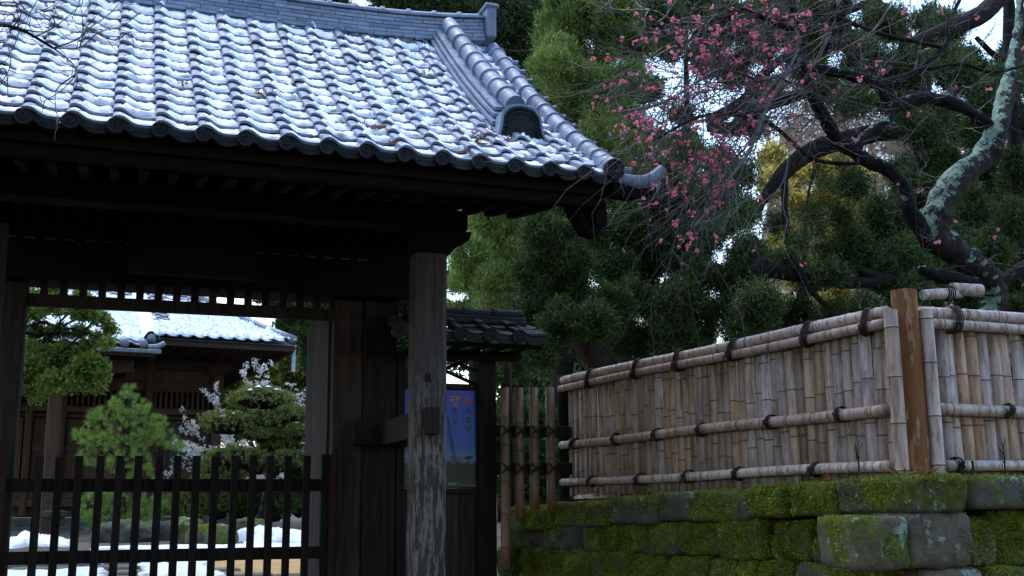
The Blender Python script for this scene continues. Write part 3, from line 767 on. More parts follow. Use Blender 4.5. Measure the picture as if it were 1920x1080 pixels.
flat('city_picture', [(0, .30), (.2, .31), (.3, .28), (.62, .28), (.62, .31), (.8, .31), (.8, .27), (1, .27), (1, .14), (0, .14)], P_['city_print'], .0012)
flat('tree_picture', tl, P_['dark_print'], .0018)
flat('pine_picture', [(.82, .30), (.88, .325), (.97, .315), (.92, .30), (.97, .285), (.90, .28), (.90, .22), (.885, .22), (.885, .28), (.80, .285)], P_['dark_print'], .0022)
flat('lawn_picture', [(0, .0), (1, .0), (1, .12), (0, .125)], P_['green_print'], .0022)
mm = M(); lad0, lad1 = (.655*PWI, .58*PWI), (.2*PH, .71*PH)
for k_ in range(2):
    mm.add([(x*PWI, -.003, z*PH) for x, z in ((.685+.045*k_, .20), (.695+.045*k_, .20), (.585+.012*k_, .74), (.58+.012*k_, .74))], [(0, 1, 2, 3)])
for i in range(26):
    t = i/26; xa = .69+(.583-.69)*t; w_ = .045*(1-t)+.012*t; z = .2+.54*t
    mm.add([(xx*PWI, -.003, zz*PH) for xx, zz in ((xa, z), (xa+w_, z), (xa+w_, z+.008), (xa, z+.008))], [(0, 1, 2, 3)])
mm.build('ladder_picture', P_['dark_print'], ps)
mm = M()
mm.add([(x*PWI, -.0028, z*PH) for x, z in ((.63, .045), (1, .015), (1, .008), (.63, .037))], [(0, 1, 2, 3)]); mm.build('curve_print', P_['city_print'], ps)
mm = M()
for z in (.385, .69): mm.box((0, -.0012, z*PH), (PWI, -.0006, z*PH+.0025), .0001)
mm.build('fold_crease', P_['city_print'], ps)
def text(parent, s_, loc, size, mat, name='lettering', rot=(PI/2, 0, 0), bold=0):
    cu = bpy.data.curves.new(name, 'FONT'); cu.body = s_; cu.size = size; cu.align_x = 'CENTER'; cu.align_y = 'CENTER'; cu.offset = bold; cu.resolution_u = 3
    t = bpy.data.objects.new(name, cu); COL.objects.link(t); dg = bpy.context.evaluated_depsgraph_get(); me = bpy.data.meshes.new_from_object(t.evaluated_get(dg))
    bpy.data.objects.remove(t); bpy.data.curves.remove(cu)
    me.materials.clear(); me.materials.append(mat); return ob(name, me, parent, loc=loc, rot=rot)
def vtext(chars, x, ztop, size, step, mats, bold=.002):
    for i, ch in enumerate(chars):
        text(ps, ch, (x*PWI, -.003, (ztop-i*step)*PH), (size[i] if isinstance(size, list) else size), P_[mats[i]], bold=bold)
vtext('みんなで', .885, .885, [.092, .068, .068, .068], .098, ['red_print', 'navy_print', 'navy_print', 'navy_print'])
vtext('守ろう', .695, .885, [.105, .066, .066], .105, ['orange_print', 'navy_print', 'navy_print'])
vtext('文化財', .06, .72, .04, .06, ['maroon_print']*3, .001)
text(ps, '消防庁', (.66*PWI, -.003, .03*PH), .03, P_['white_print'])

# ================================================================== BAMBOO POLES GATE between wing wall and fence
def bamboo(mm, x, y, z0, z1, R, nodes, lean=(0, 0), n=10, taper=.06, axis='z', half=False):
    pts = []; rr_ = []; zz = sorted(set([0, 1]+[q for nd in nodes for q in (nd-.012/(z1-z0)*1, nd-.0035/(z1-z0), nd, nd+.0035/(z1-z0), nd+.014/(z1-z0))]+[i/6 for i in range(7)]))
    zz = [q for q in zz if 0 <= q <= 1]
    for q in zz:
        r = R*(1-taper*q)
        for nd in nodes:
            d_ = abs(q-nd)*(z1-z0)
            if d_ < .001: r *= 1.10
            elif d_ < .006: r *= 1.045
        pts.append((x+lean[0]*q, y+lean[1]*q, z0+(z1-z0)*q)); rr_.append(r)
    k0 = len(mm.mi); mm.tube(pts, rr_, n)
    for i in range(len(zz)-1):
        zc = (zz[i]+zz[i+1])/2
        if any(abs(zc-nd)*(z1-z0) < .0045 for nd in nodes):
            for q in range(n): mm.mi[k0+i*n+q] = 1
    return mm
def rope_x(mm, c, w, h, r=.007, n=2, tails=True, seed=0):
    g = random.Random(seed)
    for k_ in range(n):
        o_ = g.uniform(-.004, .004)
        mm.tube([(c[0]-w, c[1]-.004, c[2]-h+o_), (c[0], c[1]-.014, c[2]+o_), (c[0]+w, c[1]-.004, c[2]+h+o_)], r, 5)
        mm.tube([(c[0]+w, c[1]-.004, c[2]-h-o_), (c[0], c[1]-.016, c[2]-o_), (c[0]-w, c[1]-.004, c[2]+h-o_)], r, 5)
    mm.tube([(c[0]-.012, c[1]-.022, c[2]), (c[0]+.012, c[1]-.024, c[2]+.004)], r*1.8, 5)
    if tails: mm.tube([(c[0]+.01, c[1]-.02, c[2]), (c[0]+.03, c[1]-.025, c[2]-.02), (c[0]+.035, c[1]-.02, c[2]-.06)], r*.7, 4)
bg_ = thing('bamboo_pole_gate', 'four tan bamboo poles lashed to two dark rails between wing wall and fence', 'fence', (3.65, 9.75, 0))
for i, (u, z0) in enumerate(((946, -.50), (973, -.055), (1000, .02), (1031, .02))):
    p = atY(u, 727, 9.72); mm = M(); bamboo(mm, 0, 0, z0, p.z, .044, [.12+.1*i, .45+.07*i, .78-.05*i] if i else [.12, .3, .48, .68, .83], n=12)
    o = ob('bamboo_pole', mm.mesh('bamboo_pole', [MAT['bam_t'], MAT['node']], True), bg_, loc=(p.x-3.65, -.03, 0))
    for z in (.735, .395):
        mb = M(); rope_x(mb, (0, -.05, 0), .05, .05, .008, seed=i); ob('lashing', mb.mesh('lashing', MAT['bind']), bg_, loc=(p.x-3.65, -.03, z))
for z in (.735, .395):
    mm = M(); mm.box((-.24, .02, z-.055), (.50, .07, z+.055), .006); mm.build('rail', MAT['dull'], bg_)

# ================================================================== BAMBOO FENCE on the stone wall
FA = math.radians(8)
FC = Vector((4.83, 5.90, 0)); FD = Vector((-math.sin(FA), math.cos(FA), 0)); FN = Vector((-math.cos(FA), -math.sin(FA), 0))  # outward, towards the path
LA = 4.22
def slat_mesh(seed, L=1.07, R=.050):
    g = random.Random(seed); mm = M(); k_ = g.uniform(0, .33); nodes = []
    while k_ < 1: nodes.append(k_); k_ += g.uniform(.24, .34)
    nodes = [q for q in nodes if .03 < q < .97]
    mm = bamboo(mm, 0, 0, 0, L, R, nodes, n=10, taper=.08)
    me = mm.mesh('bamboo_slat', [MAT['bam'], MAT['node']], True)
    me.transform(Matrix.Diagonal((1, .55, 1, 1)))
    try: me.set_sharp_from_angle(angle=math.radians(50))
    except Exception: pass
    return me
slats = [slat_mesh(i) for i in range(9)]
def rail_mesh(L, R, seed, mat):
    g = random.Random(seed); nodes = []; k_ = g.uniform(.05, .2)
    while k_ < L: nodes.append(k_/L); k_ += g.uniform(.24, .34)
    mm = M(); bamboo(mm, 0, 0, 0, L, R, nodes, n=12, taper=.05)
    # a slight bow
    mm.v = [(x+.006*math.sin(z*2.1+seed), y+.004*math.sin(z*1.7), z) for x, y, z in mm.v]
    me = mm.mesh('bamboo_rail', [mat, MAT['node']], True); me.transform(Matrix.Rotation(PI/2, 4, 'Y')); return me   # runs along +X
def wrap_mesh(seed, R=.046, tails=2, two=False):
    g = random.Random(seed); mm = M()
    for k_ in range(3 if not two else 5):
        x = (k_-1)*.014+g.uniform(-.004, .004); h = R*1.12; zt = R*1.12+(.07 if two else 0)
        pts = []
        for a in np.linspace(0, 2*PI, 13):
            ca, sa = math.cos(a), math.sin(a)
            pts.append((x+g.uniform(-.004, .004)+(.02*ca if two else .008*ca), sa*R*1.15, (zt if ca > 0 else h)*ca))
        mm.tube(pts, .0042+g.uniform(0, .0018), 5, cap=False)
    mm.tube([(-.02, -R*1.2, .01), (0, -R*1.45, .0), (.02, -R*1.2, -.012)], .011, 6)
    mm.tube([(-.015, -R*1.2, -.012), (0, -R*1.4, .004), (.018, -R*1.2, .018)], .009, 6)
    for t in range(tails):
        dx = g.uniform(-.05, .05); dz = g.uniform(-.13, -.06)
        mm.tube([(0, -R*1.3, 0), (dx*.5, -R*1.5, dz*.35), (dx, -R*1.25, dz)], [.006, .005, .003], 4)
    if two:
        for t in range(2):
            dx = g.uniform(-.05, .05); mm.tube([(0, -R, R+.07), (dx*.6, -R*.6, R+.10), (dx*1.5, -R*.3, R+.075)], .005, 4)
    return mm.mesh('rope_binding', MAT['bind'])
wraps = [wrap_mesh(i) for i in range(5)]; wraps2 = [wrap_mesh(20+i, .05, 2, True) for i in range(4)]
fA = thing('bamboo_fence', 'long bamboo slat fence running from the corner post back to the gate', 'fence', FC, rz=FA+PI/2)
# local frame of fA: +X runs along the fence away from the corner, +Y points to the path side (left) after the turn
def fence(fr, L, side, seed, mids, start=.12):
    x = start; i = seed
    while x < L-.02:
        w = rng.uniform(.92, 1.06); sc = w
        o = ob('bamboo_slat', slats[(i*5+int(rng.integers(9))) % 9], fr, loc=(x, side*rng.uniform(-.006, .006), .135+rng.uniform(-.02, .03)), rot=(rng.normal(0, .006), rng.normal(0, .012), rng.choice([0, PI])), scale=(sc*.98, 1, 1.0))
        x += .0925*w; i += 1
    def rail(z, R, y, mat, x0, x1, sd):
        o = ob('bamboo_rail', rail_mesh(x1-x0, R, sd, mat), fr, loc=(x0, y*side, z))
        return o
    rail(1.262, .043, .035, MAT['rail'], start-.06, L+.02, seed+1)
    rail(1.185, .036, .062, MAT['rail'], start-.06, L+.03, seed+2)
    rail(1.19, .036, -.062, MAT['rail'], start-.06, L, seed+3)
    rail(.632, .040, .067, MAT['rail'], start-.02, L+.01, seed+4)
    rail(.632, .036, -.062, MAT['rail'], start-.02, L, seed+5)
    rail(.272, .037, .067, MAT['rail'], start-.02, L+.01, seed+6)
    rz2 = 0 if side < 0 else PI
    k_ = 0
    for x in mids[0]: ob('rope_binding', wraps2[k_ % 4], fr, loc=(x, .052*side, 1.19), rot=(0, rng.normal(0, .1), rz2)); k_ += 1
    for x in mids[1]: ob('rope_binding', wraps[k_ % 5], fr, loc=(x, .067*side, .632), rot=(0, rng.normal(0, .2), rz2)); k_ += 1
    for x in mids[2]: ob('rope_binding', wraps[k_ % 5], fr, loc=(x, .067*side, .272), rot=(0, rng.normal(0, .2), rz2)); k_ += 1
def s_of(u, v):
    p = at_plane(u, v, FC+FN*.07, FN); return (p-FC).dot(FD)
fence(fA, LA, 1, 3, ([s_of(u, 640) for u in (1625, 1512, 1370, 1268, 1190, 1103)], [s_of(u, 790) for u in (1578, 1445, 1315, 1232, 1155, 1078)], [s_of(u, 890) for u in (1530, 1385, 1290, 1200, 1110)]))
def fbox(name, lo, hi, mat, parent, ch=.008): mm = M(); mm.box(lo, hi, ch); return mm.build(name, mat, parent)
mm = M(); bamboo(mm, 0, 0, 0, 1.46, .075, [], n=12); 
o = ob('end_post', mm.mesh('end_post', MAT['dull'], True), fA, loc=(LA+.06, .0, -.14))
# corner post group belongs to the long fence
def corner(u, v0, y, R, z0, mat, nodes, name, lean=0, n=14):
    p = at_plane(u, v0, Vector((0, y, 0)), Vector((0, 1, 0))); mm = M(); bamboo(mm, 0, 0, z0, p.z, R, nodes, lean=(lean, 0), n=n, taper=.02)
    if not nodes:
        mm.v = [(x*(1+.04*noise.noise(Vector((x*20, y_*20, z*3)))), y_*(1+.04*noise.noise(Vector((x*20, y_*20, z*3+5)))), z) for x, y_, z in mm.v]
    me = mm.mesh(name, [mat, MAT['node']], True)
    try: me.set_sharp_from_angle(angle=math.radians(50))
    except Exception: pass
    o = ob(name, me); o.matrix_world = Matrix.Translation((p.x, y, 0)); me.transform(Matrix.Translation((p.x, y, 0))); o.matrix_world = Matrix.Identity(4)
    me.transform(Matrix.Rotation(-(FA+PI/2), 4, 'Z') @ Matrix.Translation(-FC)); o.parent = fA; return o
corner(1694, 545, 5.84, .084, .10, MAT['fpost'], [], 'corner_post')
corner(1669, 582, 5.79, .045, .12, MAT['rail'], [.1, .36, .62, .9], 'corner_culm', 0)
corner(1735, 582, 5.77, .045, .12, MAT['rail'], [.13, .4, .70, .95], 'corner_culm', 0)
fB = thing('short_bamboo_fence', 'short bamboo slat fence section facing the path right of the reddish corner post', 'fence', (4.86, 5.93, 0))
fence(fB, 1.75, -1, 40, ([.38, 1.05], [.75, 1.4], [.3, .9, 1.5]), start=.20)

# ================================================================== MOSSY STONE WALL
def stone_mesh(sx, sy, sz, seed, mat, rough=.03, n=(12, 6, 8), pw=5.0, name='stone', slant=0):
    nx, ny, nz = n; V = {}; vs = []; fs = []
    def vid(i, j, k_):
        key = (i, j, k_)
        if key not in V:
            p = Vector((2*i/nx-1, 2*j/ny-1, 2*k_/nz-1)); l = (abs(p.x)**pw+abs(p.y)**pw+abs(p.z)**pw)**(1/pw); p = p/l
            p = Vector((p.x*sx/2, p.y*sy/2, p.z*sz/2)); q = p*1.0
            d_ = noise.fractal(Vector((p.x*2.6+seed*5.3, p.y*2.6, p.z*2.6)), .8, 2, 4)*rough*2+noise.fractal(Vector((p.x*11+seed, p.y*11, p.z*11)), .8, 2, 3)*rough*.5
            nn_ = p.normalized(); p = p+Vector((nn_.x*.4, nn_.y, nn_.z*.4))*d_
            p.x += slant*p.z
            V[key] = len(vs); vs.append(p)
        return V[key]
    for i in range(nx):
        for j in range(ny):
            fs.append((vid(i, j, 0), vid(i, j+1, 0), vid(i+1, j+1, 0), vid(i+1, j, 0))); fs.append((vid(i, j, nz), vid(i+1, j, nz), vid(i+1, j+1, nz), vid(i, j+1, nz)))
    for i in range(nx):
        for k_ in range(nz):
            fs.append((vid(i, 0, k_), vid(i+1, 0, k_), vid(i+1, 0, k_+1), vid(i, 0, k_+1))); fs.append((vid(i, ny, k_), vid(i, ny, k_+1), vid(i+1, ny, k_+1), vid(i+1, ny, k_)))
    for j in range(ny):
        for k_ in range(nz):
            fs.append((vid(0, j, k_), vid(0, j, k_+1), vid(0, j+1, k_+1), vid(0, j+1, k_))); fs.append((vid(nx, j, k_), vid(nx, j+1, k_), vid(nx, j+1, k_+1), vid(nx, j, k_+1)))
    mm = M(); mm.add(vs, fs); return mm.mesh(name, mat, True)
sw = thing('stone_wall', 'old stone retaining wall of mossy blocks under long cap stones carrying the bamboo fence', 'wall')
ANG = FA+PI/2
def so(u, v, off):            # distance along wall A of a pixel
    p = at_plane(u, v, FC+FN*off, FN); return (p-FC).dot(FD)
def stoneA(s0, s1, z0, z1, off, depth, mat, seed, name='block', slant=0, **k):
    me = stone_mesh(s1-s0+.004, depth, z1-z0+.006, seed, mat, name=name, slant=slant, **k)
    c = FC+FD*((s0+s1)/2)+FN*(off-depth/2)
    return ob(name, me, sw, loc=(c.x, c.y, (z0+z1)/2), rot=(0, 0, ANG-PI))
def stoneB(x0, x1, z0, z1, yf, depth, mat, seed, name='block', **k):
    me = stone_mesh(x1-x0+.004, depth, z1-z0+.005, seed, mat, name=name, **k)
    return ob(name, me, sw, loc=((x0+x1)/2, yf+depth/2, (z0+z1)/2))
capz = lambda s: .195-.022*max(0, s)-.002*max(0, s)**2
cj = [-.02, so(1568, 930, .25), so(1470, 930, .25), so(1407, 940, .25), so(1231, 945, .25), so(1140, 950, .25), so(1040, 955, .25), 5.1]
for i, (a, b) in enumerate(zip(cj, cj[1:])):
    zc = capz((a+b)/2); stoneA(a, b, zc-.205-(.02 if i > 2 else .015), zc, .27+rng.uniform(-.012, .012), .5, MAT[['mossy', 'moss', 'moss', 'capst', 'capst', 'mossy', 'moss'][i]], 10+i, 'cap_stone', rough=.022, pw=10, n=(18, 6, 8))
stoneB(4.56, 4.985, -.025, .20, 5.58, .55, MAT['capst'], 31, 'cap_stone', rough=.02, pw=11, n=(12, 8, 8))
stoneB(4.99, 5.95, -.005, .195, 5.57, .55, MAT['capst'], 32, 'cap_stone', rough=.022, pw=11, n=(20, 6, 8))
stoneB(5.96, 7.2, -.005, .19, 5.58, .55, MAT['mossy'], 33, 'cap_stone', rough=.022, pw=11, n=(20, 6, 8))
bj = [-.05, so(1590, 1000, .22), so(1513, 1000, .22), so(1429, 1000, .22), so(1347, 1000, .22), so(1270, 1000, .22), so(1207, 1000, .22), so(1154, 1000, .22), so(1085, 1000, .22), so(1020, 1000, .22), 5.2]
for i, (a, b) in enumerate(zip(bj, bj[1:])):
    stoneA(a, b, -.345-.01*(i % 2), -.035-.018*i/2-.01*(i % 3), .215+rng.uniform(-.03, .02), .42, MAT['moss' if i < 8 else 'mossy'], 50+i, slant=rng.uniform(-.12, .12), rough=.035, pw=9)
# packing behind the stones
mm = M(); a_, b_ = FC+FD*-.0+FN*.0, FC+FD*5.2+FN*.0
mm.add([(p.x, p.y, z_) for z_ in (-1.7, .12) for p in (a_, b_, b_-FN*.3, a_-FN*.3)], [(0, 1, 5, 4), (1, 2, 6, 5), (2, 3, 7, 6), (3, 0, 4, 7), (4, 5, 6, 7)])
mm.box((4.84, 5.80, -1.7), (7.2, 6.2, .12)); mm.build('packing_earth', MAT['bark'], sw)
z = -.35
for row in range(4):
    s_ = -.1+row*.17 % .3; z1 = z; z0 = z-.32; i = 0
    while s_ < 5.2:
        w = rng.uniform(.38, .62); stoneA(s_, min(5.3, s_+w), z0, z1, .235+.03*row+rng.uniform(-.02, .02), .42, MAT['moss' if row < 2 else 'mossy'], 80+row*20+i, rough=.035, pw=9); s_ += w; i += 1
    xb = 4.60-.03*row
    for i in range(4):
        w = [.5, .42, .55, .6][(i+row) % 4]; stoneB(xb, xb+w, z0, z1, 5.60-.03*row, .42, MAT[['stone', 'mossy'][(i+row) % 2]], 200+row*9+i, rough=.03, pw=9); xb += w
    z = z0
xr = [atY(u, 1000, 5.62).x for u in (1600, 1703, 1822, 1862)]
stoneB(xr[0], xr[1], -.345, -.035, 5.60, .42, MAT['stone'], 301, rough=.03, pw=11)
stoneB(xr[1], xr[2], -.345, -.015, 5.60, .42, MAT['stone'], 302, rough=.03, pw=11)
stoneB(xr[2], xr[3]+.02, -.345, -.06, 5.63, .4, MAT['mossy'], 303, rough=.02, pw=9)
stoneB(xr[3]+.03, xr[3]+.6, -.345, -.03, 5.70, .4, MAT['moss'], 304, rough=.04, pw=9)
stoneB(xr[3]+.61, xr[3]+1.3, -.345, -.03, 5.68, .4, MAT['moss'], 305, rough=.04, pw=9)
# earth packed behind the wall
em = M(); V = [FC+FD*-.1+FN*.02, FC+FD*5.2+FN*.02, Vector((9, 11.2, 0)), Vector((9, 5.8, 0))]
em.grid(lambda a, b: tuple((V[0].lerp(V[1], a)).lerp(V[3].lerp(V[2], a), b).xy)+(.13-.12*a*(1-b)+.03*noise.noise(Vector((a*9, b*9, 0))),), 16, 10); em.build('garden_earth', MAT['rock'], smooth=True, kind='structure')

# moss fuzz growing on the faces of the wall stones
mv = []
for o in [o for o in bpy.data.objects if o.parent == sw and o.name.startswith(('block', 'cap_stone'))]:
    mossy = o.data.materials[0].name
    if mossy not in ('mossy_stone', 'half_mossy_stone', 'cap_stone'): dens = .12
    else: dens = {'mossy_stone': 1., 'half_mossy_stone': .55, 'cap_stone': .45}[mossy]
    if o.location.z < -.75: continue
    Mw = Matrix.Translation(o.location) @ o.rotation_euler.to_matrix().to_4x4(); R3 = Mw.to_3x3()
    for f in o.data.polygons:
        nrm = R3 @ f.normal
        if nrm.y > .3 or nrm.z < -.4: continue
        c = Mw @ f.center; k_ = noise.fractal(Vector((c.x*3.1, c.y*3.1, c.z*4.2)), .8, 2, 4)
        if k_+.25*nrm.z < .22-.55*dens: continue
        nn_ = int(f.area*28000*dens*max(.15, min(1, .5+k_*1.5))); 
        if nn_ <= 0: continue
        P4 = [np.array(Mw @ o.data.vertices[i].co) for i in f.vertices]
        a_, b_ = rng.random((nn_, 1)), rng.random((nn_, 1))
        pts = (P4[0]*(1-a_)+P4[1]*a_)*(1-b_)+(P4[3]*(1-a_)+P4[2]*a_)*b_
        mv.append(np.hstack([pts, np.tile(np.array(nrm), (nn_, 1))]))
mv = np.vstack(mv)
V = leaves(mv[:, :3], mv[:, 3:], 1, .013, .010, spread=.7, upb=.2, size=.001)
MAT['mossleaf'] = m_leaf('moss_tuft', [(.024, .044, .006), (.11, .15, .013), (.29, .34, .035), (.50, .54, .08)], scale=4, trans=.2)
ob('moss', tri_mesh('moss', V, MAT['mossleaf']), sw, kind='stuff')

# ================================================================== TEMPLE HALL in the court
HA = math.radians(5.2)
HC = atY(556, 646, 26.0); HZ = HC.z            # right front corner of the eave
hall = thing('temple_hall', 'brown wooden temple hall with a snow-laden tiled roof seen through the gate', 'temple', (HC.x, HC.y, 0), rz=HA)
Hm = Matrix.Translation((HC.x, HC.y, 0)) @ Matrix.Rotation(HA, 4, 'Z'); Hi = Hm.inverted()
Hn = (Hm.to_3x3() @ Vector((0, 1, 0)))
def hp(u, v, yl):              # pixel -> hall-local point on the plane y_local = yl
    p = at_plane(u, v, Hm @ Vector((0, yl, 0)), Hn); return Hi @ p
def hbox(name, lo, hi, mat, ch=.01, parent=None): mm = M(); mm.box(lo, hi, ch); return mm.build(name, mat, parent or hall)
HTP, HTE = .30, .27
def hz(y): return HZ+.42*y+.030*y*y
def hsl(y): return math.atan(.42+.06*y)
ht_me = tile_mesh('roof_tile', MAT['tile_h'], HTP, HTE, .024)
hsn = M(); y = 0.; r = 0
XL = hp(250, 640, 0).x
while r < 13:
    rx = hsl(y+.1)
    for j in range(1, 22):
        x = -HTP*j
        if x < XL-.9: break
        if x+.15 > -y*.62: continue                 # hip
        lift = .10*max(0, 1+x/1.2)**2 if y < 1 else 0
        ob('roof_tile', ht_me, hall, loc=(x, y, hz(y)+lift), rot=(rx, 0, 0))
        cov = .75+.6*noise.noise(Vector((x*.55+3, y*.8, 1.7)))
        if -2.95 < x < -.4 and y < 2.2: cov += .45
        if x < -2.95 and y > .9: cov -= .55
        if y > 2.4: cov -= .3
        if cov > .62:
            snow_patch(hsn, (x, y, hz(y)+lift), rx, HTP, HTE, s0=-.08, s1=1.1, y0=-.03 if r == 0 else .0, y1=.29, th=.085, seed=r*3.1+j*5.7, nu=8, nv=6, amp=.8)
        elif cov > .35: snow_patch(hsn, (x, y, hz(y)+lift), rx, HTP, HTE, s0=.3, s1=1.0, y1=.2, th=.04, seed=r*3.1+j*5.7, nu=6, nv=5)
    y += HTE*math.cos(rx); r += 1
# hip roll
mm = M(); mm.tube([(-.05-yy*.62, yy, hz(yy)+.10) for yy in np.linspace(0, 5, 12)], .10, 10); mm.build('hip_roll', MAT['tile_h'], hall, smooth=True)
mm = M(); mm.grid(lambda a, b: (XL-8+(8-XL-.0)*a-(5.4*b*.62 if a > .5 else 0)*(a-.5)*2, 5.4*b, hz(5.4*b)-.04), 12, 8); mm.build('roof_base', MAT['tile_h'], hall, smooth=True)
# right slope of the hip roof, falls away
mm = M(); mm.grid(lambda a, b: (-.62*5.4*b, 5.4*b+(16-5.4*b-5.4*b*.0)*a, hz(5.4*b)-.03), 8, 8); mm.build('side_slope', MAT['tile_h'], hall)
hbox('eave_fascia', (XL-6, .06, HZ-.17), (-.02, .16, HZ-.02), MAT['halldark'])
hbox('side_fascia', (-.14, .17, HZ-.20), (-.02, 15, HZ-.03), MAT['halldark'])
mm = M(); mm.grid(lambda a, b: (-.02+.03*a, .2+15*b, HZ-.02+.02*a), 1, 24); mm.box((-.06, .2, HZ-.03), (.05, 15, HZ+.02)); mm.build('gutter', MAT['snow'], hall)
mm = M(); p = hp(551, 650, .2); mm.tube([(p.x, .2, HZ-.1), (p.x, .2, HZ-.62)], .045, 8); mm.build('downpipe', NM('pale_metal', .35).color((.35, .45, .6)).m, hall)
# fine side rafters under the right eave
mm = M(); mm.box((-1.95, -.02, -.035), (-.10, .02, .035), .003); rme = mm.mesh('side_rafter', MAT['halldark'])
for i in range(62):
    ob('side_rafter', rme, hall, loc=(0, .35+i*.23, HZ-.17), rot=(0, .10, 0))
mm = M(); V = [(-2.0, .2, HZ+.02), (-.03, .2, HZ-.12), (-.03, 15, HZ-.12), (-2.0, 15, HZ+.02)]; mm.add(V, [(0, 1, 2, 3)]); mm.build('side_soffit', MAT['raft'], hall)
mm = M(); V = [(XL-6, .16, HZ-.10), (-.1, .16, HZ-.10), (-1.9, 2.6, HZ+.02), (XL-6, 2.6, HZ+.02)]; mm.add(V, [(0, 1, 2, 3)]); mm.build('front_soffit', MAT['raft'], hall)
mm = M(); mm.box((-.03, 0, -.035), (.03, 2.2, .035), .003); rme = mm.mesh('front_rafter', MAT['halldark'])
for i in range(30): ob('front_rafter', rme, hall, loc=(-.5-i*.17, .2, HZ-.15), rot=(.04, 0, 0))
# front wall
WYL = 2.6
def wx(u, v=800): return hp(u, v, WYL).x
def wz(u, v): return hp(u, v, WYL).z
xr_, xl_ = wx(413), wx(-40)
zb = wz(300, 968)
hbox('wall_core', (xl_, WYL+.10, zb), (xr_-.06, WYL+9, HZ+.3), MAT['halldark'])
for u0_, u1_ in ((395, 414), (268, 283), (122, 100), (60, 46)):
    a, b = sorted((wx(u0_), wx(u1_))); hbox('pillar', (a, WYL-.14, zb), (b, WYL+.12, HZ-.02), MAT['hall'], .03)
def band_(v0, v1, proud, name='beam', u0_=-40, u1_=410, mat='hallx', um=250):
    hbox(name, (wx(u0_), WYL-proud, wz(um, v1)), (wx(u1_), WYL+.10, wz(um, v0)), MAT[mat])
band_(672, 690, .10); band_(716, 733, .09); band_(765, 776, .11); band_(780, 786, .05); band_(690.5, 715.5, .01, 'wall_board', mat='hall')
band_(900, 916, .12, um=150); band_(935, 950, .10, um=150)
xx = wx(286)
while xx < wx(392): hbox('lattice_bar', (xx, WYL-.05, wz(250, 764.5)), (xx+.055, WYL+.0, wz(250, 733.5)), MAT['hall'], .004); xx += .125
xx = wx(128)
while xx < wx(262): hbox('lattice_bar', (xx, WYL-.05, wz(250, 764.5)), (xx+.055, WYL+.0, wz(250, 733.5)), MAT['hall'], .004); xx += .125
hbox('lattice_back', (wx(-30), WYL+.02, wz(250, 764)), (wx(394), WYL+.09, wz(250, 734)), MAT['bark'])
# plank doors and wall boards
for a, b in ((-30, 44), (62, 98), (124, 194), (196, 266), (285, 300), (372, 394)):
    x0, x1 = wx(a), wx(b); k_ = max(1, round((x1-x0)/.42))
    for i in range(k_): hbox('wall_board', (x0+(x1-x0)*i/k_, WYL-.01, wz(200, 899)), (x0+(x1-x0)*(i+1)/k_-.012, WYL+.09, wz(200, 787)), MAT['hall'], .006)
    hbox('door_rail', (x0, WYL-.04, wz(200, 848)), (x1, WYL-.012, wz(200, 838)), MAT['hallx'])
hbox('wall_board', (wx(-30), WYL-.01, wz(200, 934.5)), (wx(394), WYL+.09, wz(200, 916.5)), MAT['hall'])
# bell-shaped window
c0 = wx(337); zt = wz(337, 790); zw = wz(337, 878); hw = (wx(368)-wx(306))/2
def bell(s, w, zt, zw):
    o = [(-w*1.0, zw)]
    for t in np.linspace(0, 1, 9): o.append((-w*(1.0-.22*t**.7), zw+(zt-zw)*.62*t))
    for t in np.linspace(.12, 1, 7): o.append((-w*.78*math.cos(t*PI/2), zw+(zt-zw)*(.62+.38*math.sin(t*PI/2)**.8)))
    return [(c0+x*s, z) for x, z in o]+[(c0-x*s, z) for x, z in o[::-1][1:]]
A = bell(1.0, hw, zt, zw); B = bell(.82, hw, zt-.07, zw+.06)
mm = M(); n_ = len(A); V = [(x, WYL-.09, z) for x, z in A]+[(x, WYL-.09, z) for x, z in B]+[(x, WYL+.05, z) for x, z in A]+[(x, WYL+.05, z) for x, z in B]
F = []
for i in range(n_-1): F += [(i, i+1, n_+i+1, n_+i), (2*n_+i, 2*n_+i+1, i+1, i), (n_+i, n_+i+1, 3*n_+i+1, 3*n_+i)]
mm.add(V, F); wfr = mm.build('bell_window', MAT['hall'], hall)
mm = M(); mm.add([(x, WYL+.02, z) for x, z in B], [tuple(range(len(B)))]); mm.build('window_paper', NM('window_dark', .3).color((.03, .04, .06)).m, wfr)
for q in (-.5, -.17, .17, .5):
    zt_ = zt-.10-.12*abs(q); mm = M(); mm.box((c0+q*hw*1.2-.02, WYL-.03, zw+.06), (c0+q*hw*1.2+.02, WYL+.01, zt_)); mm.build('window_bar', MAT['hall'], wfr)
for q in (.35, .7): mm = M(); mm.box((c0-hw*.7, WYL-.035, zw+(zt-zw)*q), (c0+hw*.7, WYL-.0, zw+(zt-zw)*q+.03)); mm.build('window_bar', MAT['hall'], wfr)
hbox('window_board', (wx(301), WYL+.03, wz(200, 899)), (wx(371), WYL+.09, wz(200, 787)), MAT['hall'])
p = hp(413, 690, WYL-.1)       # carved beam nose
mm = M(); mm.prism([(p.x-.3, p.z), (p.x+.12, p.z+.13), (p.x+.30, p.z+.10), (p.x+.34, p.z-.02), (p.x+.24, p.z-.10), (p.x+.16, p.z-.08), (p.x+.08, p.z-.20), (p.x-.3, p.z-.2)], WYL-.18, WYL-.02); mm.build('beam_nose', MAT['hall'], hall)
# stone base and veranda edge
hbox('stone_base', (xl_, WYL-.9, zb-.55), (xr_+.5, WYL+9, zb-.02), MAT['rock'], .03)
hbox('stone_step', (wx(-20), WYL-1.7, zb-.6), (wx(250), WYL-.905, zb-.20), MAT['rock'], .03)
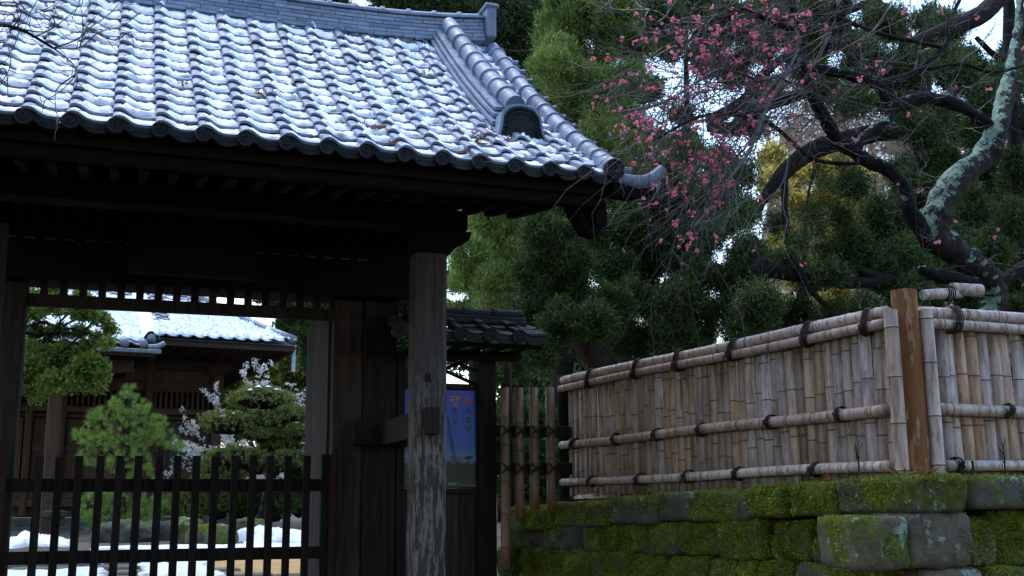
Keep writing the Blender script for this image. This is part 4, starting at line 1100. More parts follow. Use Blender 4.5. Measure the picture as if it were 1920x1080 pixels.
# entrance porch roof, lower left
PY = -2.6
pr = hp(297, 652, PY); pz = pr.z; pw_ = 2.7
def pz_(y): return pz+.45*y+.035*y*y
for r in range(11):
    y = .235*r; rx = math.atan(.45+.07*y)
    for j in range(1, 9):
        x = pr.x-.28-HTP*(j-1)-.30
        ob('porch_tile', ht_me, hall, loc=(x, PY+y, pz_(y)), rot=(rx, 0, 0))
        if r > 0 or j > 2: snow_patch(hsn, (x, PY+y, pz_(y)), rx, HTP, HTE, s0=-.1, s1=1.12, y0=-.02, y1=.29, th=.10, seed=r*3.3+j*5.1, nu=7, nv=5, amp=.5)
mm = M()
mm.tube([(pr.x-.12, PY+yy, pz_(yy)+.12) for yy in np.linspace(.1, 2.5, 8)], .09, 8); mm.build('porch_verge_roll', MAT['tile_h'], hall, smooth=True)
hsn.grid(lambda a, b: (pr.x-.12+.17*math.cos(PI*a)*(1+.25*noise.noise(Vector((a*3, b*9, 2)))), PY+.15+2.4*b, pz_(.1+2.4*b)+.13+.17*math.sin(PI*a)*(1+.3*noise.noise(Vector((a*3, b*8, 5))))), 8, 20)
for i in range(3):
    mm = M(); mm.tube([(pr.x-.28-.36*i, PY-.03, pz+.04), (pr.x-.28-.36*i, PY+.3, pz+.17)], .085, 10); mm.build('porch_end_tile', MAT['tile_h'], hall, smooth=True)
mm = M(); pts, rr_ = spline([(pr.x-.2, PY, pz+.0), (pr.x-.02, PY, pz+.02), (pr.x+.12, PY, pz+.10)], [.06, .06, .05], 4); mm.tube(pts, rr_, 8); mm.build('porch_horn_tile', MAT['tile_h'], hall, smooth=True)
hbox('porch_gutter', (pr.x-1.25, PY-.10, pz-.13), (pr.x+.05, PY+.02, pz-.05), MAT['tile_h'])
hbox('porch_fascia', (pr.x-3.6, PY+.03, pz-.18), (pr.x-.05, PY+.12, pz-.02), MAT['halldark'])
hbox('porch_soffit', (pr.x-3.6, PY+.13, pz-.06), (pr.x-.1, WYL-.2, pz+.0), MAT['raft'])
hbox('porch_beam', (pr.x-3.6, PY+.9, pz-.42), (pr.x-.35, PY+1.1, pz-.16), MAT['hallx'])
xp = hp(100, 800, PY+1.0).x
hbox('porch_pillar', (xp-.13, PY+.87, -1), (xp+.13, PY+1.13, pz-.43), MAT['hall'], .03)
xp = hp(210, 800, PY+1.0).x
mm = M(); xb_ = hp(100, 965, PY+1.0); mm.tube([(xb_.x, PY+1.0, xb_.z-.10), (xb_.x, PY+1.0, xb_.z-.03), (xb_.x, PY+1.0, xb_.z+.05), (xb_.x, PY+1.0, xb_.z+.09)], [.16, .24, .27, .17], 16); mm.build('pillar_base', MAT['rock'], hall)
hsn.build('hall_roof_snow', MAT['snow'], smooth=True)
o = bpy.data.objects['hall_roof_snow']; o.matrix_world = Hm; o['label'] = 'thick white snow sliding off the hall roof seen through the gate'; o['category'] = 'snow'; o['kind'] = 'stuff'
# blossom-side rear building roof line is hidden by trees

# ================================================================== COURT: sand, snow, rocks, shrubs
def gpt(u, v):
    d = ray(u, v); y = 10.7
    while y < 60:
        p = d*(y/d.y)
        if p.z <= gz(p.x, p.y): return p
        y += .05
    return p
flat_patch('sandy_court', 1.15, 4.2, 11.2, 15.4, MAT['sand'], .006, seed=3, kind='structure')
pv = M()
stn = thing('stone_path', 'worn stone slabs of the path across the court behind the picket gate', 'path', (0, 12, 0)); stn['kind'] = 'structure'; del stn['category']
for r in range(9):
    y0 = 10.9+r*.62; x = -2.2-rng.uniform(0, .3)
    while x < 1.6:
        w = rng.uniform(.45, .8); z = gz(x, y0+.3)
        if not (x > .9 and r > 4): ob('slab', stone_mesh(w-.02, .60, .10, r*7+x*3, MAT['pave'], .006, n=(6, 6, 2), pw=9), stn, loc=(x+w/2, y0+.3-12, z-.03), rot=(0, 0, rng.normal(0, .01)))
        x += w
sp_ = [('snow_patch', 'flat ragged strip of snow along the far edge of the court', .3, 3.6, 15.7, 17.3, .05, 1), ('snow_bank', 'rounded white snow bank in front of the clipped shrubs right of the court', 1.95, 3.5, 17.7, 19.2, .22, 2),
       ('snow_bank', 'low snow bank on the left beside the dark rock and hall step', -1.35, -.45, 17.8, 19.4, .15, 3), ('snow_patch', 'thin patch of snow on the paving just inside the picket gate', -.9, .15, 12.6, 14.0, .02, 4),
       ('snow_patch', 'thin ragged snow between the paving and the sand', .45, 1.3, 12.6, 14.3, .02, 7), ('snow_patch', 'small snow remnant beyond the paving near the pine rock', -.1, .7, 14.8, 15.6, .02, 6)]
for nm, lb, x0, x1, y0, y1, md_, sd_ in sp_:
    o = flat_patch(nm, x0, x1, y0, y1, MAT['old_snow'], .035 if md_ < .1 else .03, mound=md_, seed=sd_, nx=40, ny=16, edge=.30, label=lb, category='snow', kind='stuff')
def rock(u, v, w, h, seed, label, mat='rock'):
    p = gpt(u, v); me = stone_mesh(w, w*.7, h, seed, MAT[mat], .07, n=(12, 9, 8), pw=2.6, name='garden_rock')
    return ob('garden_rock', me, loc=(p.x, p.y+.3, p.z+h*.32), label=label, category='rock')
rock(235, 1018, 1.0, .42, 1, 'broad dark rock at the foot of the young pine', 'mossy')
rock(300, 1015, .62, .40, 2, 'bluish grey rock right of the pine foot')
rock(352, 1022, .52, .50, 3, 'round mossy boulder below the small clipped shrub', 'mossy')
rock(400, 1028, .75, .42, 4, 'grey green boulder in front of the layered shrub', 'mossy')
rock(470, 1005, .8, .36, 5, 'dark smooth rock behind the right snow bank')
# young pine
def branchy(parent, base, tips, r0_, mat, name='branch', seed=0, n=6, amp=.25, tr=.35):
    for i, t in enumerate(tips):
        mm = M(); pts = wiggle(base if not isinstance(base, list) else base[i], t, n, amp, seed+i); mm.tube(pts, list(np.linspace(r0_, r0_*tr, n+1)), 6); mm.build(name, mat, parent, smooth=True)
pb = gpt(240, 1012)
pine = thing('young_pine', 'young green pine with long needles in front of the hall seen through the gate', 'pine tree', pb)
PD = pb.y+.3
def P3(u, v, y, root): return atY(u, v, y)-Vector(root.location)
mm = M(); mm.tube([P3(235, 1012, PD, pine), P3(228, 930, PD, pine), P3(240, 840, PD, pine), P3(243, 740, PD, pine)], [.05, .04, .025, .012], 7); mm.build('trunk', MAT['bark'], pine, smooth=True)
tips = []
spots = [(242, 738, 14), (215, 765, 16), (262, 770, 16), (185, 790, 20), (235, 790, 22), (285, 800, 22), (158, 822, 18), (200, 830, 24), (248, 832, 26), (300, 822, 22), (328, 838, 14), (165, 860, 16), (215, 872, 22), (262, 880, 24), (180, 935, 22), (215, 950, 26), (262, 955, 28), (305, 950, 20), (165, 970, 14), (240, 985, 24), (285, 985, 20), (225, 915, 20), (190, 985, 18)]
C = []; O = []
g = np.random.default_rng(5)
for (u, v, rp) in spots:
    for q in range(int(rp*1.5)):
        d = unit(g.normal(0, 1, 3)); rr = rp/2100*PD*1.15; c = np.array(P3(u, v, PD+rng.uniform(-.35, .35), pine))+d*rr*np.array([1, 1.2, .9])*g.uniform(.3, 1)
        C.append(c); O.append(unit(d*.5+np.array([0, 0, .8])+g.normal(0, .25, 3)))
    mm = M(); c0_ = P3(236, min(990, v+45), PD, pine); mm.tube(wiggle(c0_, P3(u, v, PD+rng.uniform(-.3, .3), pine), 5, .2, int(u)), [.018, .015, .012, .010, .008, .006], 5); mm.build('branch', MAT['bark'], pine)
C = np.array(C); O = np.array(O)
V = leaves(C, O, 46, .115, .0062, spread=.42, upb=.1, size=.006, jit=.4); ob('needles', tri_mesh('needles', V, MAT['pine']), pine)

# left juniper in the court
jb = Vector((-1.6, 15.5, gz(-1.6, 15.5)))
jt = thing('court_juniper', 'pruned juniper with open branching and a dense lower mass left of the hall', 'tree', jb)
mm = M(); mm.tube([(0, 0, -.1), (.1, .1, 1), (.2, 0, 2), (.35, -.1, 3.2)], [.16, .14, .11, .05], 9); mm.build('trunk', MAT['bark_r'], jt, smooth=True)
JD = 15.3
lob = []
for (u, v, rp) in [(60, 590, 22), (90, 578, 22), (125, 580, 24), (160, 590, 22), (190, 600, 16), (205, 620, 14), (70, 625, 18), (110, 625, 18), (150, 625, 16), (185, 640, 16), (55, 560, 20), (100, 545, 20), (150, 560, 16), (165, 650, 12), (60, 655, 14), (120, 655, 10), (203, 645, 12), (30, 600, 20)]:
    p = P3(u, v, JD+rng.uniform(-.4, .4), jt); r_ = rp/2100*JD; lob.append((*p, r_, r_*1.1, r_*.7))
crown(jt, lob, 1500, 13, .05, .030, MAT['ltree'], inner=.3, size=.03, spread=.9)
lob = []
for (u, v, rp) in [(60, 690, 26), (95, 685, 28), (135, 685, 28), (168, 690, 26), (185, 705, 18), (60, 720, 24), (100, 722, 26), (140, 715, 26), (175, 725, 16), (70, 745, 12), (50, 660, 18), (110, 668, 20), (30, 700, 30)]:
    p = P3(u, v, JD+rng.uniform(-.3, .3), jt); r_ = rp/2100*JD; lob.append((*p, r_, r_*1.1, r_*.75))
crown(jt, lob, 2600, 14, .05, .032, MAT['ltree'], inner=.55, size=.03, spread=.8)
for i in range(16):
    mm = M(); e = P3(rng.uniform(50, 200), rng.uniform(560, 720), JD, jt); mm.tube(wiggle((.25, -.05, rng.uniform(1.6, 2.9)), e, 7, .35, i), list(np.linspace(.03, .008, 8)), 5); mm.build('branch', MAT['bark'], jt)

# clipped layered shrub and its neighbours
tb = gpt(475, 1000); TD = tb.y+.9
top = thing('layered_shrub', 'clipped shrub with rounded snow-dusted layers in front of the hall corner', 'shrub', (tb.x, TD, gz(tb.x, TD)))
def pad(parent, u, v, ru, rv, y, mat, n=900, name='foliage_pad'):
    c = atY(u, v, y)-Vector(parent.location); a = ru/2100*y; b = rv/2100*y
    lob = [(c.x, c.y, c.z, a*.92, a*.8, b*.92)]+[(c.x+a*.7*math.cos(t), c.y+a*.6*math.sin(t), c.z+rng.uniform(-.2, .25)*b, a*.42, a*.4, b*.6) for t in np.arange(0, 6.2, .8)]
    core = M(); core.grid(lambda s_, t: (c.x+a*.8*math.cos(2*PI*s_)*math.sin(PI*t), c.y+a*.7*math.sin(2*PI*s_)*math.sin(PI*t), c.z+b*.75*math.cos(PI*t)), 14, 8)
    o = crown(parent, lob, n, 12, .035, .030, mat, name, inner=.8, size=.018, spread=.9, lump=.1)
    core.build('inner_twigs', MAT['bark'], o, smooth=True); return o  # solid dark core fills the inside of the leaf pad
pads = [(490, 748, 58, 26), (430, 795, 50, 26), (500, 790, 50, 22), (545, 778, 34, 20), (415, 800, 30, 18), (530, 835, 40, 18), (485, 815, 40, 16), (440, 862, 58, 26), (415, 890, 40, 30), (545, 868, 40, 26), (485, 870, 40, 26), (560, 810, 28, 18)]
for i, (u, v, a, b) in enumerate(pads): pad(top, u, v, a, b, TD+rng.uniform(-.15, .35), MAT['ball'], 650)
mm = M(); mm.tube([P3(480, 1000, TD, top), P3(505, 900, TD, top), P3(470, 830, TD, top), P3(488, 760, TD, top)], [.08, .06, .045, .03], 8); mm.build('trunk', MAT['bark_l'], top, smooth=True)
mm = M(); mm.tube([P3(505, 900, TD, top), P3(540, 870, TD, top)], [.04, .025], 6); mm.build('branch', MAT['bark'], top)
for i, (u, v, a, b, lb) in enumerate([(360, 945, 30, 52, 'low rounded clipped bush left of the layered shrub'), (410, 935, 38, 50, 'dark clipped bush behind the second boulder'), (500, 945, 60, 46, 'broad loose green bush under the layered shrub'), (562, 925, 26, 60, 'dark green bush beside the open gate leaf'), (460, 955, 30, 30, 'small dense bush between the dark rocks')]):
    c = atY(u, v, TD+.3+.1*i); b0 = thing('clipped_bush', lb, 'bush', (c.x, c.y, gz(c.x, c.y)), group='clipped bushes below the layered shrub')
    pad(b0, u, v, a, b, c.y, MAT['ball' if i < 2 else 'mid'], 1300, 'foliage')
# little snow caps
mm = M()
def cap(mm, u, v, ru, y, seed, th=.025):
    ru *= .5; c = atY(u, v+3, y); a = ru/2100*y
    def fn(s_, t):
        r = t; e = 1+1.1*noise.noise(Vector((math.cos(2*PI*s_)*1.5+seed, math.sin(2*PI*s_)*1.5, seed)))
        return (c.x+a*e*r*math.cos(2*PI*s_), c.y+a*.7*e*r*math.sin(2*PI*s_), c.z+th*(1-r*r)-.10*r*r*a)
    mm.grid(fn, 16, 5)
for i, (u, v, r_) in enumerate([(470, 728, 9), (485, 722, 12), (503, 722, 10), (518, 727, 8), (418, 777, 22), (440, 772, 10), (468, 836, 12), (560, 850, 22), (545, 856, 14), (570, 828, 14), (555, 790, 10), (355, 905, 10), (455, 911, 12), (462, 974, 26)]): cap(mm, u, v, r_, TD-.2, i*3.3)
mm.build('shrub_snow', MAT['snow'], smooth=True, label='small caps of snow lying on the clipped shrub layers', category='snow', kind='stuff')

# generic blossom tree builder pieces
def twig_tree(mm, start, end, r, depth, g, tips, spread=.5, nseg=6, curl=.3):
    pts = wiggle(start, end, nseg, curl, g.randrange(9999)); mm.tube(pts, list(np.linspace(r, r*.4, len(pts))), 4 if r < .01 else 5, cap=False)
    tips.extend(pts[1:])
    if depth <= 0: return
    L = (Vector(end)-Vector(start)).length; d0 = (Vector(end)-Vector(start)).normalized()
    for k_ in range(3 if depth > 1 else 3):
        i = g.randrange(1, len(pts)); p = pts[i]
        d = (d0+Vector((g.uniform(-1, 1), g.uniform(-1, 1), g.uniform(-1, 1)))*spread*1.5).normalized()
        twig_tree(mm, p, p+d*L*g.uniform(.35, .7), r*.55, depth-1, g, tips, spread, nseg-1, curl)
wp_ = gpt(380, 990); WD = TD+2.0
wpl = thing('white_plum_tree', 'white blossoming plum tree standing behind the layered shrub', 'tree', (wp_.x, WD, gz(wp_.x, WD)))
g = random.Random(4); mm = M(); tips = []
for (a, b) in [((480, 900), (395, 840)), ((480, 900), (350, 830)), ((490, 880), (420, 770)), ((500, 880), (560, 740)), ((500, 880), (585, 800)), ((480, 900), (370, 800)), ((500, 900), (590, 870)), ((500, 850), (470, 745)), ((520, 850), (540, 720))]:
    twig_tree(mm, P3(*a, WD, wpl), P3(*b, WD+g.uniform(-.5, .5), wpl), .022, 2, g, tips, .6)
mm.tube([(0.9, 0, -.1), P3(480, 900, WD, wpl)], [.08, .05], 8); mm.build('branches', MAT['bark'], wpl)
T = np.array([tuple(t) for t in tips]); k_ = rng.choice(len(T), 4600); Cc = T[k_]+rng.normal(0, .03, (4600, 3))
V = leaves(Cc, unit(rng.normal(0, 1, (4600, 3))), 6, .022, .022, spread=1.2, upb=0, size=.012); ob('blossom', tri_mesh('blossom', V, MAT['white_pet']), wpl, kind='stuff')

# ================================================================== TREES BEHIND
def tree_px(name, label, Y, blobs, mat, n, per, L, Wd, trunk=None, limbs=(), group=None, bark='bark', deep=.5, base=None, cat='tree', mat2=None, **k):
    if base is None: bp = atY(sum(b[0] for b in blobs)/len(blobs), 900, Y); base = (bp.x, Y)
    t = thing(name, label, cat, (base[0], base[1], gz(*base)), group=group)
    lob = []
    for b in blobs:
        yy = Y+rng.uniform(-deep, deep); p = atY(b[0], b[1], yy)-Vector(t.location); r_ = b[2]/2100*yy*1.02
        lob.append((p.x, p.y, p.z, r_*.72, r_*.8, r_*.7))
        for q in range(9):       # break every mass into smaller tufts
            d = unit(rng.normal(0, 1, 3)); rr = r_*rng.uniform(.22, .42); d[1] = -abs(d[1]) if rng.random() < .75 else d[1]; lob.append((p.x+d[0]*r_*.95, p.y+d[1]*r_*.8, p.z+d[2]*r_*.95, rr, rr, rr*1.15))
    crown(t, lob, n, per, L, Wd, MAT[mat], **k)
    if mat2:
        crown(t, [l for i, l in enumerate(lob) if i % 3 == 0], n//4, per, L, Wd, MAT[mat2], name='lighter_foliage', **k)
    if trunk:
        pts = [atY(u, v, Y+dy)-Vector(t.location) for u, v, w, dy in trunk]; rr = [w/2/2100*Y for u, v, w, dy in trunk]
        p_, r_ = spline(pts, rr, 5); mm = M(); mm.tube(p_, r_, 10); jitter(mm, .03); mm.build('trunk', MAT[bark], t, smooth=True)
    else:
        mm = M(); top_ = max(l[2] for l in lob); cx = sum(l[0] for l in lob)/len(lob); mm.tube(wiggle((0, 0, -.2), (cx, 0, top_*.95), 8, .1, len(lob)), list(np.linspace(.22, .03, 9)), 8); mm.build('trunk', MAT[bark], t, smooth=True)
    for lm in limbs:
        pts = [atY(u, v, Y+dy)-Vector(t.location) for u, v, w, dy in lm]; rr = [w/2/2100*Y for u, v, w, dy in lm]
        p_, r_ = spline(pts, rr, 5); mm = M(); mm.tube(p_, r_, 8); jitter(mm, .02); mm.build('branch', MAT[bark], t, smooth=True)
    # small dead twigs in the crown
    mm = M(); g = random.Random(len(blobs)*7)
    for i in range(int(len(blobs)*3)):
        b = g.choice(lob); a = Vector(b[:3]); e = a+Vector((g.uniform(-1, 1), g.uniform(-1, .2), g.uniform(-1, .6))).normalized()*b[3]*g.uniform(1., 2.); mm.tube(wiggle(a, e, 6, .4, i), list(np.linspace(.012, .004, 7))*1, 4, cap=False)
    mm.build('twigs', MAT['twig'], t, kind='stuff')
    return t
def jitter(mm, a):
    mm.v = [(x+a*noise.noise(Vector((x*5, y*5, z*3))), y+a*noise.noise(Vector((x*5+7, y*5, z*3))), z+a*.5*noise.noise(Vector((x*5, y*5+9, z*3)))) for x, y, z in mm.v]
    mm.v = [(x+a*.5*noise.noise(Vector((x*19, y*19, z*13))), y+a*.5*noise.noise(Vector((x*19+7, y*19, z*13))), z) for x, y, z in mm.v]

tree_px('tall_juniper', 'tall bright green juniper with feathery upright tufts right of the gate roof', 15.5,
    [(1075, 20, 55), (1145, 10, 60), (1215, 20, 45), (1055, 70, 50), (1110, 85, 60), (1175, 85, 50), (1035, 120, 48), (1070, 150, 60), (1130, 165, 55), (1185, 150, 35), (1030, 190, 45), (1080, 225, 55), (1135, 245, 45), (1170, 215, 35), (1120, 300, 50), (1185, 300, 48), (1080, 290, 45),
     (1200, 345, 50), (905, 420, 35), (880, 470, 35), (925, 470, 40), (870, 530, 35), (915, 540, 40), (960, 430, 40), (1040, -40, 60), (1120, -60, 60), (1200, -50, 60), (965, 500, 40), (940, 590, 40), (870, 590, 35), (1000, 350, 40), (930, 370, 40), (1060, 350, 50), (868, 400, 26), (862, 440, 30)],
    'jun', 20000, 14, .075, .017, inner=.72, size=.045, spread=.42, upb=.75, lump=.16, low=-.8,
    limbs=[[(1150, 700, 60, 0), (1110, 640, 50, 0), (1085, 560, 40, .2), (1100, 420, 30, .4), (1110, 250, 20, .5), (1120, 60, 10, .5)]], deep=.6)
tree_px('dark_cedar', 'dark cedar rising behind the end of the gate ridge', 26, [(740, 10, 40), (790, 15, 45), (850, 20, 50), (910, 25, 50), (960, 60, 45), (930, 110, 50), (975, 150, 45), (1000, 40, 45), (985, 220, 40), (880, 60, 50), (820, 50, 40), (770, -30, 50), (860, -40, 60), (950, -40, 60), (1010, 110, 45), (940, 200, 50)],
    'darkb', 7000, 11, .16, .055, inner=.6, size=.10, spread=.6, upb=.1, mat2='dark')
tree_px('far_conifer', 'small pale conifer top showing above the ridge at the upper edge', 60, [(628, 8, 16), (612, 14, 10), (645, 16, 10), (635, -10, 14)], 'dark', 500, 10, .25, .10, inner=.4, size=.2)
tree_px('dark_juniper', 'dark twisted juniper with a leaning brown trunk behind the far end of the bamboo fence', 13.2,
    [(1010, 440, 42), (1060, 470, 45), (1120, 440, 40), (1180, 430, 45), (1010, 520, 45), (1075, 545, 45), (1140, 510, 45), (1205, 500, 45), (1260, 470, 45), (990, 600, 40), (1050, 610, 40), (1200, 570, 45), (1260, 560, 45), (1320, 520, 45), (1010, 660, 30), (1190, 640, 40), (1250, 630, 40), (1310, 600, 45), (1370, 580, 45), (1160, 380, 40), (1230, 390, 40), (1390, 500, 40), (1330, 440, 40), (1300, 660, 30), (1240, 330, 40), (960, 640, 25), (960, 690, 25), (1350, 370, 40), (1290, 380, 40), (1130, 570, 40), (1120, 610, 36), (1150, 590, 36), (1085, 600, 30), (1180, 560, 36), (1085, 640, 22), (1070, 610, 24)],
    'dark', 13000, 14, .062, .017, inner=.6, size=.05, spread=.6, upb=.35, low=-.9, mat2='mid', bark='bark_r',  # shade between the crowns is put into the dark leaf colour
    trunk=[(1165, 760, 75, 0), (1130, 700, 62, 0), (1095, 640, 52, 0), (1065, 560, 26, .3), (1050, 470, 14, .4), (1040, 400, 8, .4)],
    limbs=[[(1100, 640, 16, 0), (1150, 600, 14, -.1), (1220, 560, 11, -.1), (1290, 500, 6, -.2)]], deep=.7)
tree_px('old_juniper', 'old dark juniper with thick twisted limbs crossing behind the pink plum', 12.0,
    [(1600, 350, 22), (1640, 400, 32), (1575, 410, 20), (1590, 460, 24), (1540, 345, 11), (1520, 400, 12), (1480, 500, 16), (1500, 455, 12), (1455, 420, 14), (1545, 470, 14), (1440, 500, 20), (1520, 530, 18), (1650, 430, 36), (1600, 480, 38), (1560, 520, 24), (1650, 520, 38), (1700, 360, 32), (1700, 470, 34), (1420, 575, 34), (1490, 590, 28), (1560, 595, 24), (1395, 620, 38), (1460, 630, 32), (1690, 560, 32), (1395, 400, 18), (1380, 330, 24), (1620, 590, 28), (1400, 470, 18),
     (1620, 110, 38), (1690, 130, 40), (1560, 60, 36), (1760, 60, 36), (1650, 40, 40), (1800, 150, 38), (1500, 30, 40), (1430, 20, 34), (1560, -10, 40), (1300, 20, 40), (1240, 40, 36), (1370, 45, 34), (1540, 160, 34), (1720, 240, 36), (1460, 60, 34), (1330, 70, 26), (1600, 190, 34), (1500, 110, 28), (1680, 190, 34), (1780, 110, 32), (1840, 190, 34), (1350, 300, 22), (1290, 290, 22)],
    'dark', 15000, 13, .066, .018, inner=.15, mat2='darkb', size=.085, spread=.8, upb=.25, low=-.9, lump=.45,
    trunk=[(1740, 720, 60, .3), (1715, 600, 52, .3), (1680, 520, 44, .2), (1700, 420, 40, .3), (1735, 330, 40, .3), (1720, 250, 40, .3), (1700, 150, 36, .3), (1690, 60, 30, .2), (1640, 0, 20, .2)],
    limbs=[[(1720, 250, 40, .3), (1650, 248, 46, .2), (1590, 262, 46, 0), (1520, 284, 44, 0), (1462, 332, 36, 0), (1430, 380, 18, 0), (1425, 400, 8, 0)], [(1470, 330, 18, 0), (1472, 400, 15, -.1), (1483, 470, 15, -.2), (1515, 535, 13, -.3), (1550, 575, 9, -.3)], [(1700, 90, 40, .2), (1790, 50, 46, .2), (1850, 20, 50, .3), (1900, -40, 50, .3)], [(1640, 0, 22, .2), (1560, 30, 16, 0), (1500, 25, 10, 0)], [(1600, 500, 20, 0), (1660, 520, 26, .2), (1680, 470, 18, .2), (1650, 400, 10, .3)],
           [(1420, 500, 44, -.2), (1520, 520, 30, 0), (1600, 530, 30, .1), (1720, 520, 30, .2)], [(1330, 230, 34, .3), (1390, 190, 26, .3), (1440, 130, 22, .3), (1500, 90, 20, .3)], [(1330, 235, 30, .3), (1380, 240, 36, .3), (1430, 200, 30, .3), (1560, 160, 26, .3)]], deep=.9)
tree_px('right_juniper', 'dark juniper filling the right edge behind the lichen-covered plum trunk', 12.5,
    [(1760, 300, 45), (1820, 390, 45), (1900, 330, 50), (1900, 420, 48), (1850, 480, 48), (1780, 540, 42), (1910, 520, 50), (1750, 460, 36), (1740, 580, 40), (1900, 590, 45), (1830, 250, 40), (1910, 230, 45), (1960, 300, 60), (1960, 450, 60), (1960, 150, 50), (1880, 150, 35), (1740, 350, 34), (1820, 570, 40), (1660, 600, 30)],
    'dark', 8000, 14, .062, .017, inner=.55, size=.05, spread=.6, upb=.3, low=-.9, mat2='mid',
    trunk=[(1960, 700, 60, 0), (1930, 500, 50, 0), (1905, 300, 36, 0), (1895, 100, 34, 0), (1890, -60, 30, 0)], limbs=[[(1900, 130, 18, 0), (1850, 90, 16, 0), (1830, 70, 10, 0)]])
tree_px('yellow_tree', 'sunlit yellow foliage glowing through the gap behind the old juniper', 32,
    [(1445, 300, 30), (1490, 330, 32), (1530, 310, 32), (1570, 300, 28), (1450, 350, 32), (1500, 390, 34), (1550, 360, 32), (1600, 330, 30), (1480, 450, 36), (1530, 430, 34), (1620, 400, 34), (1560, 490, 34), (1500, 520, 34), (1570, 560, 30), (1430, 500, 34), (1520, 600, 30), (1590, 620, 30), (1470, 590, 30), (1580, 430, 30), (1640, 460, 30)],
    'yellow', 5200, 10, .15, .075, inner=.1, size=.12, spread=1., mat2='yg', deep=1.5)
tree_px('backdrop_conifer', 'tall dark conifer seen through the limbs above the lichen-covered trunk', 21, [(1500+i*46+rng.uniform(-20, 20), v+rng.uniform(-18, 18), rng.uniform(30, 46)) for v in (60, 120, 180, 240, 330, 400, 470) for i in range(10) if not (v < 110 and i in (2, 3, 7, 8)) and not (v > 150 and i < 4) and rng.random() < .85], 'darkb', 9000, 11, .12, .045, inner=.3, size=.09, spread=.8, mat2='dark', deep=1.5)
tree_px('backdrop_conifer', 'mid green conifer filling the gap below the pink blossoms', 18, [(u, v, r_) for u, v, r_ in [(1150, 340, 40), (1210, 350, 40), (1270, 350, 40), (1330, 370, 40), (1390, 400, 34), (1180, 420, 44), (1260, 420, 44), (1330, 440, 44), (1400, 480, 40), (1120, 480, 44), (1200, 500, 44), (1290, 500, 44), (1370, 540, 44), (1000, 400, 40), (1060, 400, 44), (940, 450, 40), (900, 400, 34), (880, 520, 40), (1000, 500, 44), (960, 560, 44), (1080, 560, 44)]], 'under', 10000, 12, .08, .024, inner=.4, size=.07, spread=.7, deep=.8)
tree_px('backdrop_conifer', 'thin dark conifer behind the dense pink blossom cluster', 20, [(1180+i*40+rng.uniform(-20, 20), v+rng.uniform(-18, 18), rng.uniform(18, 34)) for v in (20, 60, 110, 165, 215, 270, 350, 420) for i in range(8) if rng.random() < (.45 if 80 < v < 240 else .8) and not (i > 4 and v > 240)], 'dark', 5000, 11, .12, .045, inner=.3, size=.09, spread=.8, mat2='darkb', deep=1.5)
for i, (u, Y, lb, mt, v0) in enumerate([(1330, 34, 'yellow-green tree far behind the drooping plum twigs', 'yg', 640), (1200, 30, 'dark tree mass low behind the leaning trunk', 'dark', 610), (1720, 30, 'dark green tree far behind the right juniper', 'dark', 460), (1860, 33, 'dark tree behind the right edge of the fence', 'darkb', 430), (1050, 28, 'dark tree low behind the bamboo pole gate', 'dark', 560), (930, 30, 'dark green tree behind the wing wall roof', 'mid', 590), (1450, 30, 'green tree low between fence and yellow foliage', 'mid', 690), (1620, 28, 'dark tree low behind the corner post', 'dark', 690)]):
    bl = [(u+rng.uniform(-75, 75), v0+rng.uniform(0, 330), rng.uniform(38, 58)) for _ in range(16)]
    tree_px('background_tree', lb, Y, bl, mt, 2600, 9, .2, .09, inner=.4, size=.14, spread=.9, group='trees in the background', deep=2)
for (u, v, r_, lb) in ((500, 600, 1, 'green tree beside the right end of the hall roof'),):
    tree_px('court_tree', lb, 33, [(545, 610, 22), (570, 640, 24), (575, 600, 24), (590, 570, 26), (560, 575, 20), (530, 565, 20), (755, 600, 30), (755, 650, 30), (740, 560, 26), (760, 700, 26), (500, 550, 18), (480, 535, 18), (585, 680, 22), (610, 620, 30), (545, 540, 22)], 'dark', 4200, 10, .13, .06, inner=.4, size=.08, spread=.9, mat2='mid')
tree_px('autumn_bush', 'yellow-green autumn bush below the right hall eave', 38, [(500, 750, 26), (530, 735, 28), (560, 720, 30), (575, 750, 30), (545, 770, 30), (515, 780, 28), (590, 730, 32), (480, 770, 26), (450, 780, 24), (440, 810, 26), (560, 700, 24), (590, 690, 26), (500, 810, 30), (550, 820, 34), (590, 800, 30), (430, 745, 26), (460, 725, 28), (490, 710, 28), (520, 690, 28), (550, 675, 26), (420, 780, 26), (470, 750, 28)], 'yg', 7500, 10, .14, .07, inner=.4, size=.1, spread=.9, mat2='mid', cat='bush')
tree_px('garden_bush', 'leafy green bush glimpsed between the tan bamboo poles', 11.6, [(950, 850, 30), (990, 850, 34), (1030, 860, 34), (960, 910, 30), (1010, 920, 30), (1050, 800, 30), (930, 800, 30), (985, 790, 24), (1040, 910, 24)], 'mid', 2600, 8, .06, .035, inner=.4, size=.05, spread=1., cat='bush')
mm = M(); p0 = atY(962, 830, 10.9); t0 = thing('thin_tree_trunk', 'thin reddish tree stem rising behind the bamboo poles', 'tree', (p0.x, p0.y, gz(p0.x, p0.y)))
q = [atY(964, 900, 10.9), atY(958, 800, 10.9), atY(952, 700, 10.9), atY(950, 640, 10.9)]; mm.tube([(0, 0, 0)]+[x-Vector(t0.location) for x in q], [.05, .045, .042, .04, .03], 8); mm.build('trunk', MAT['bark_r'], t0, smooth=True)

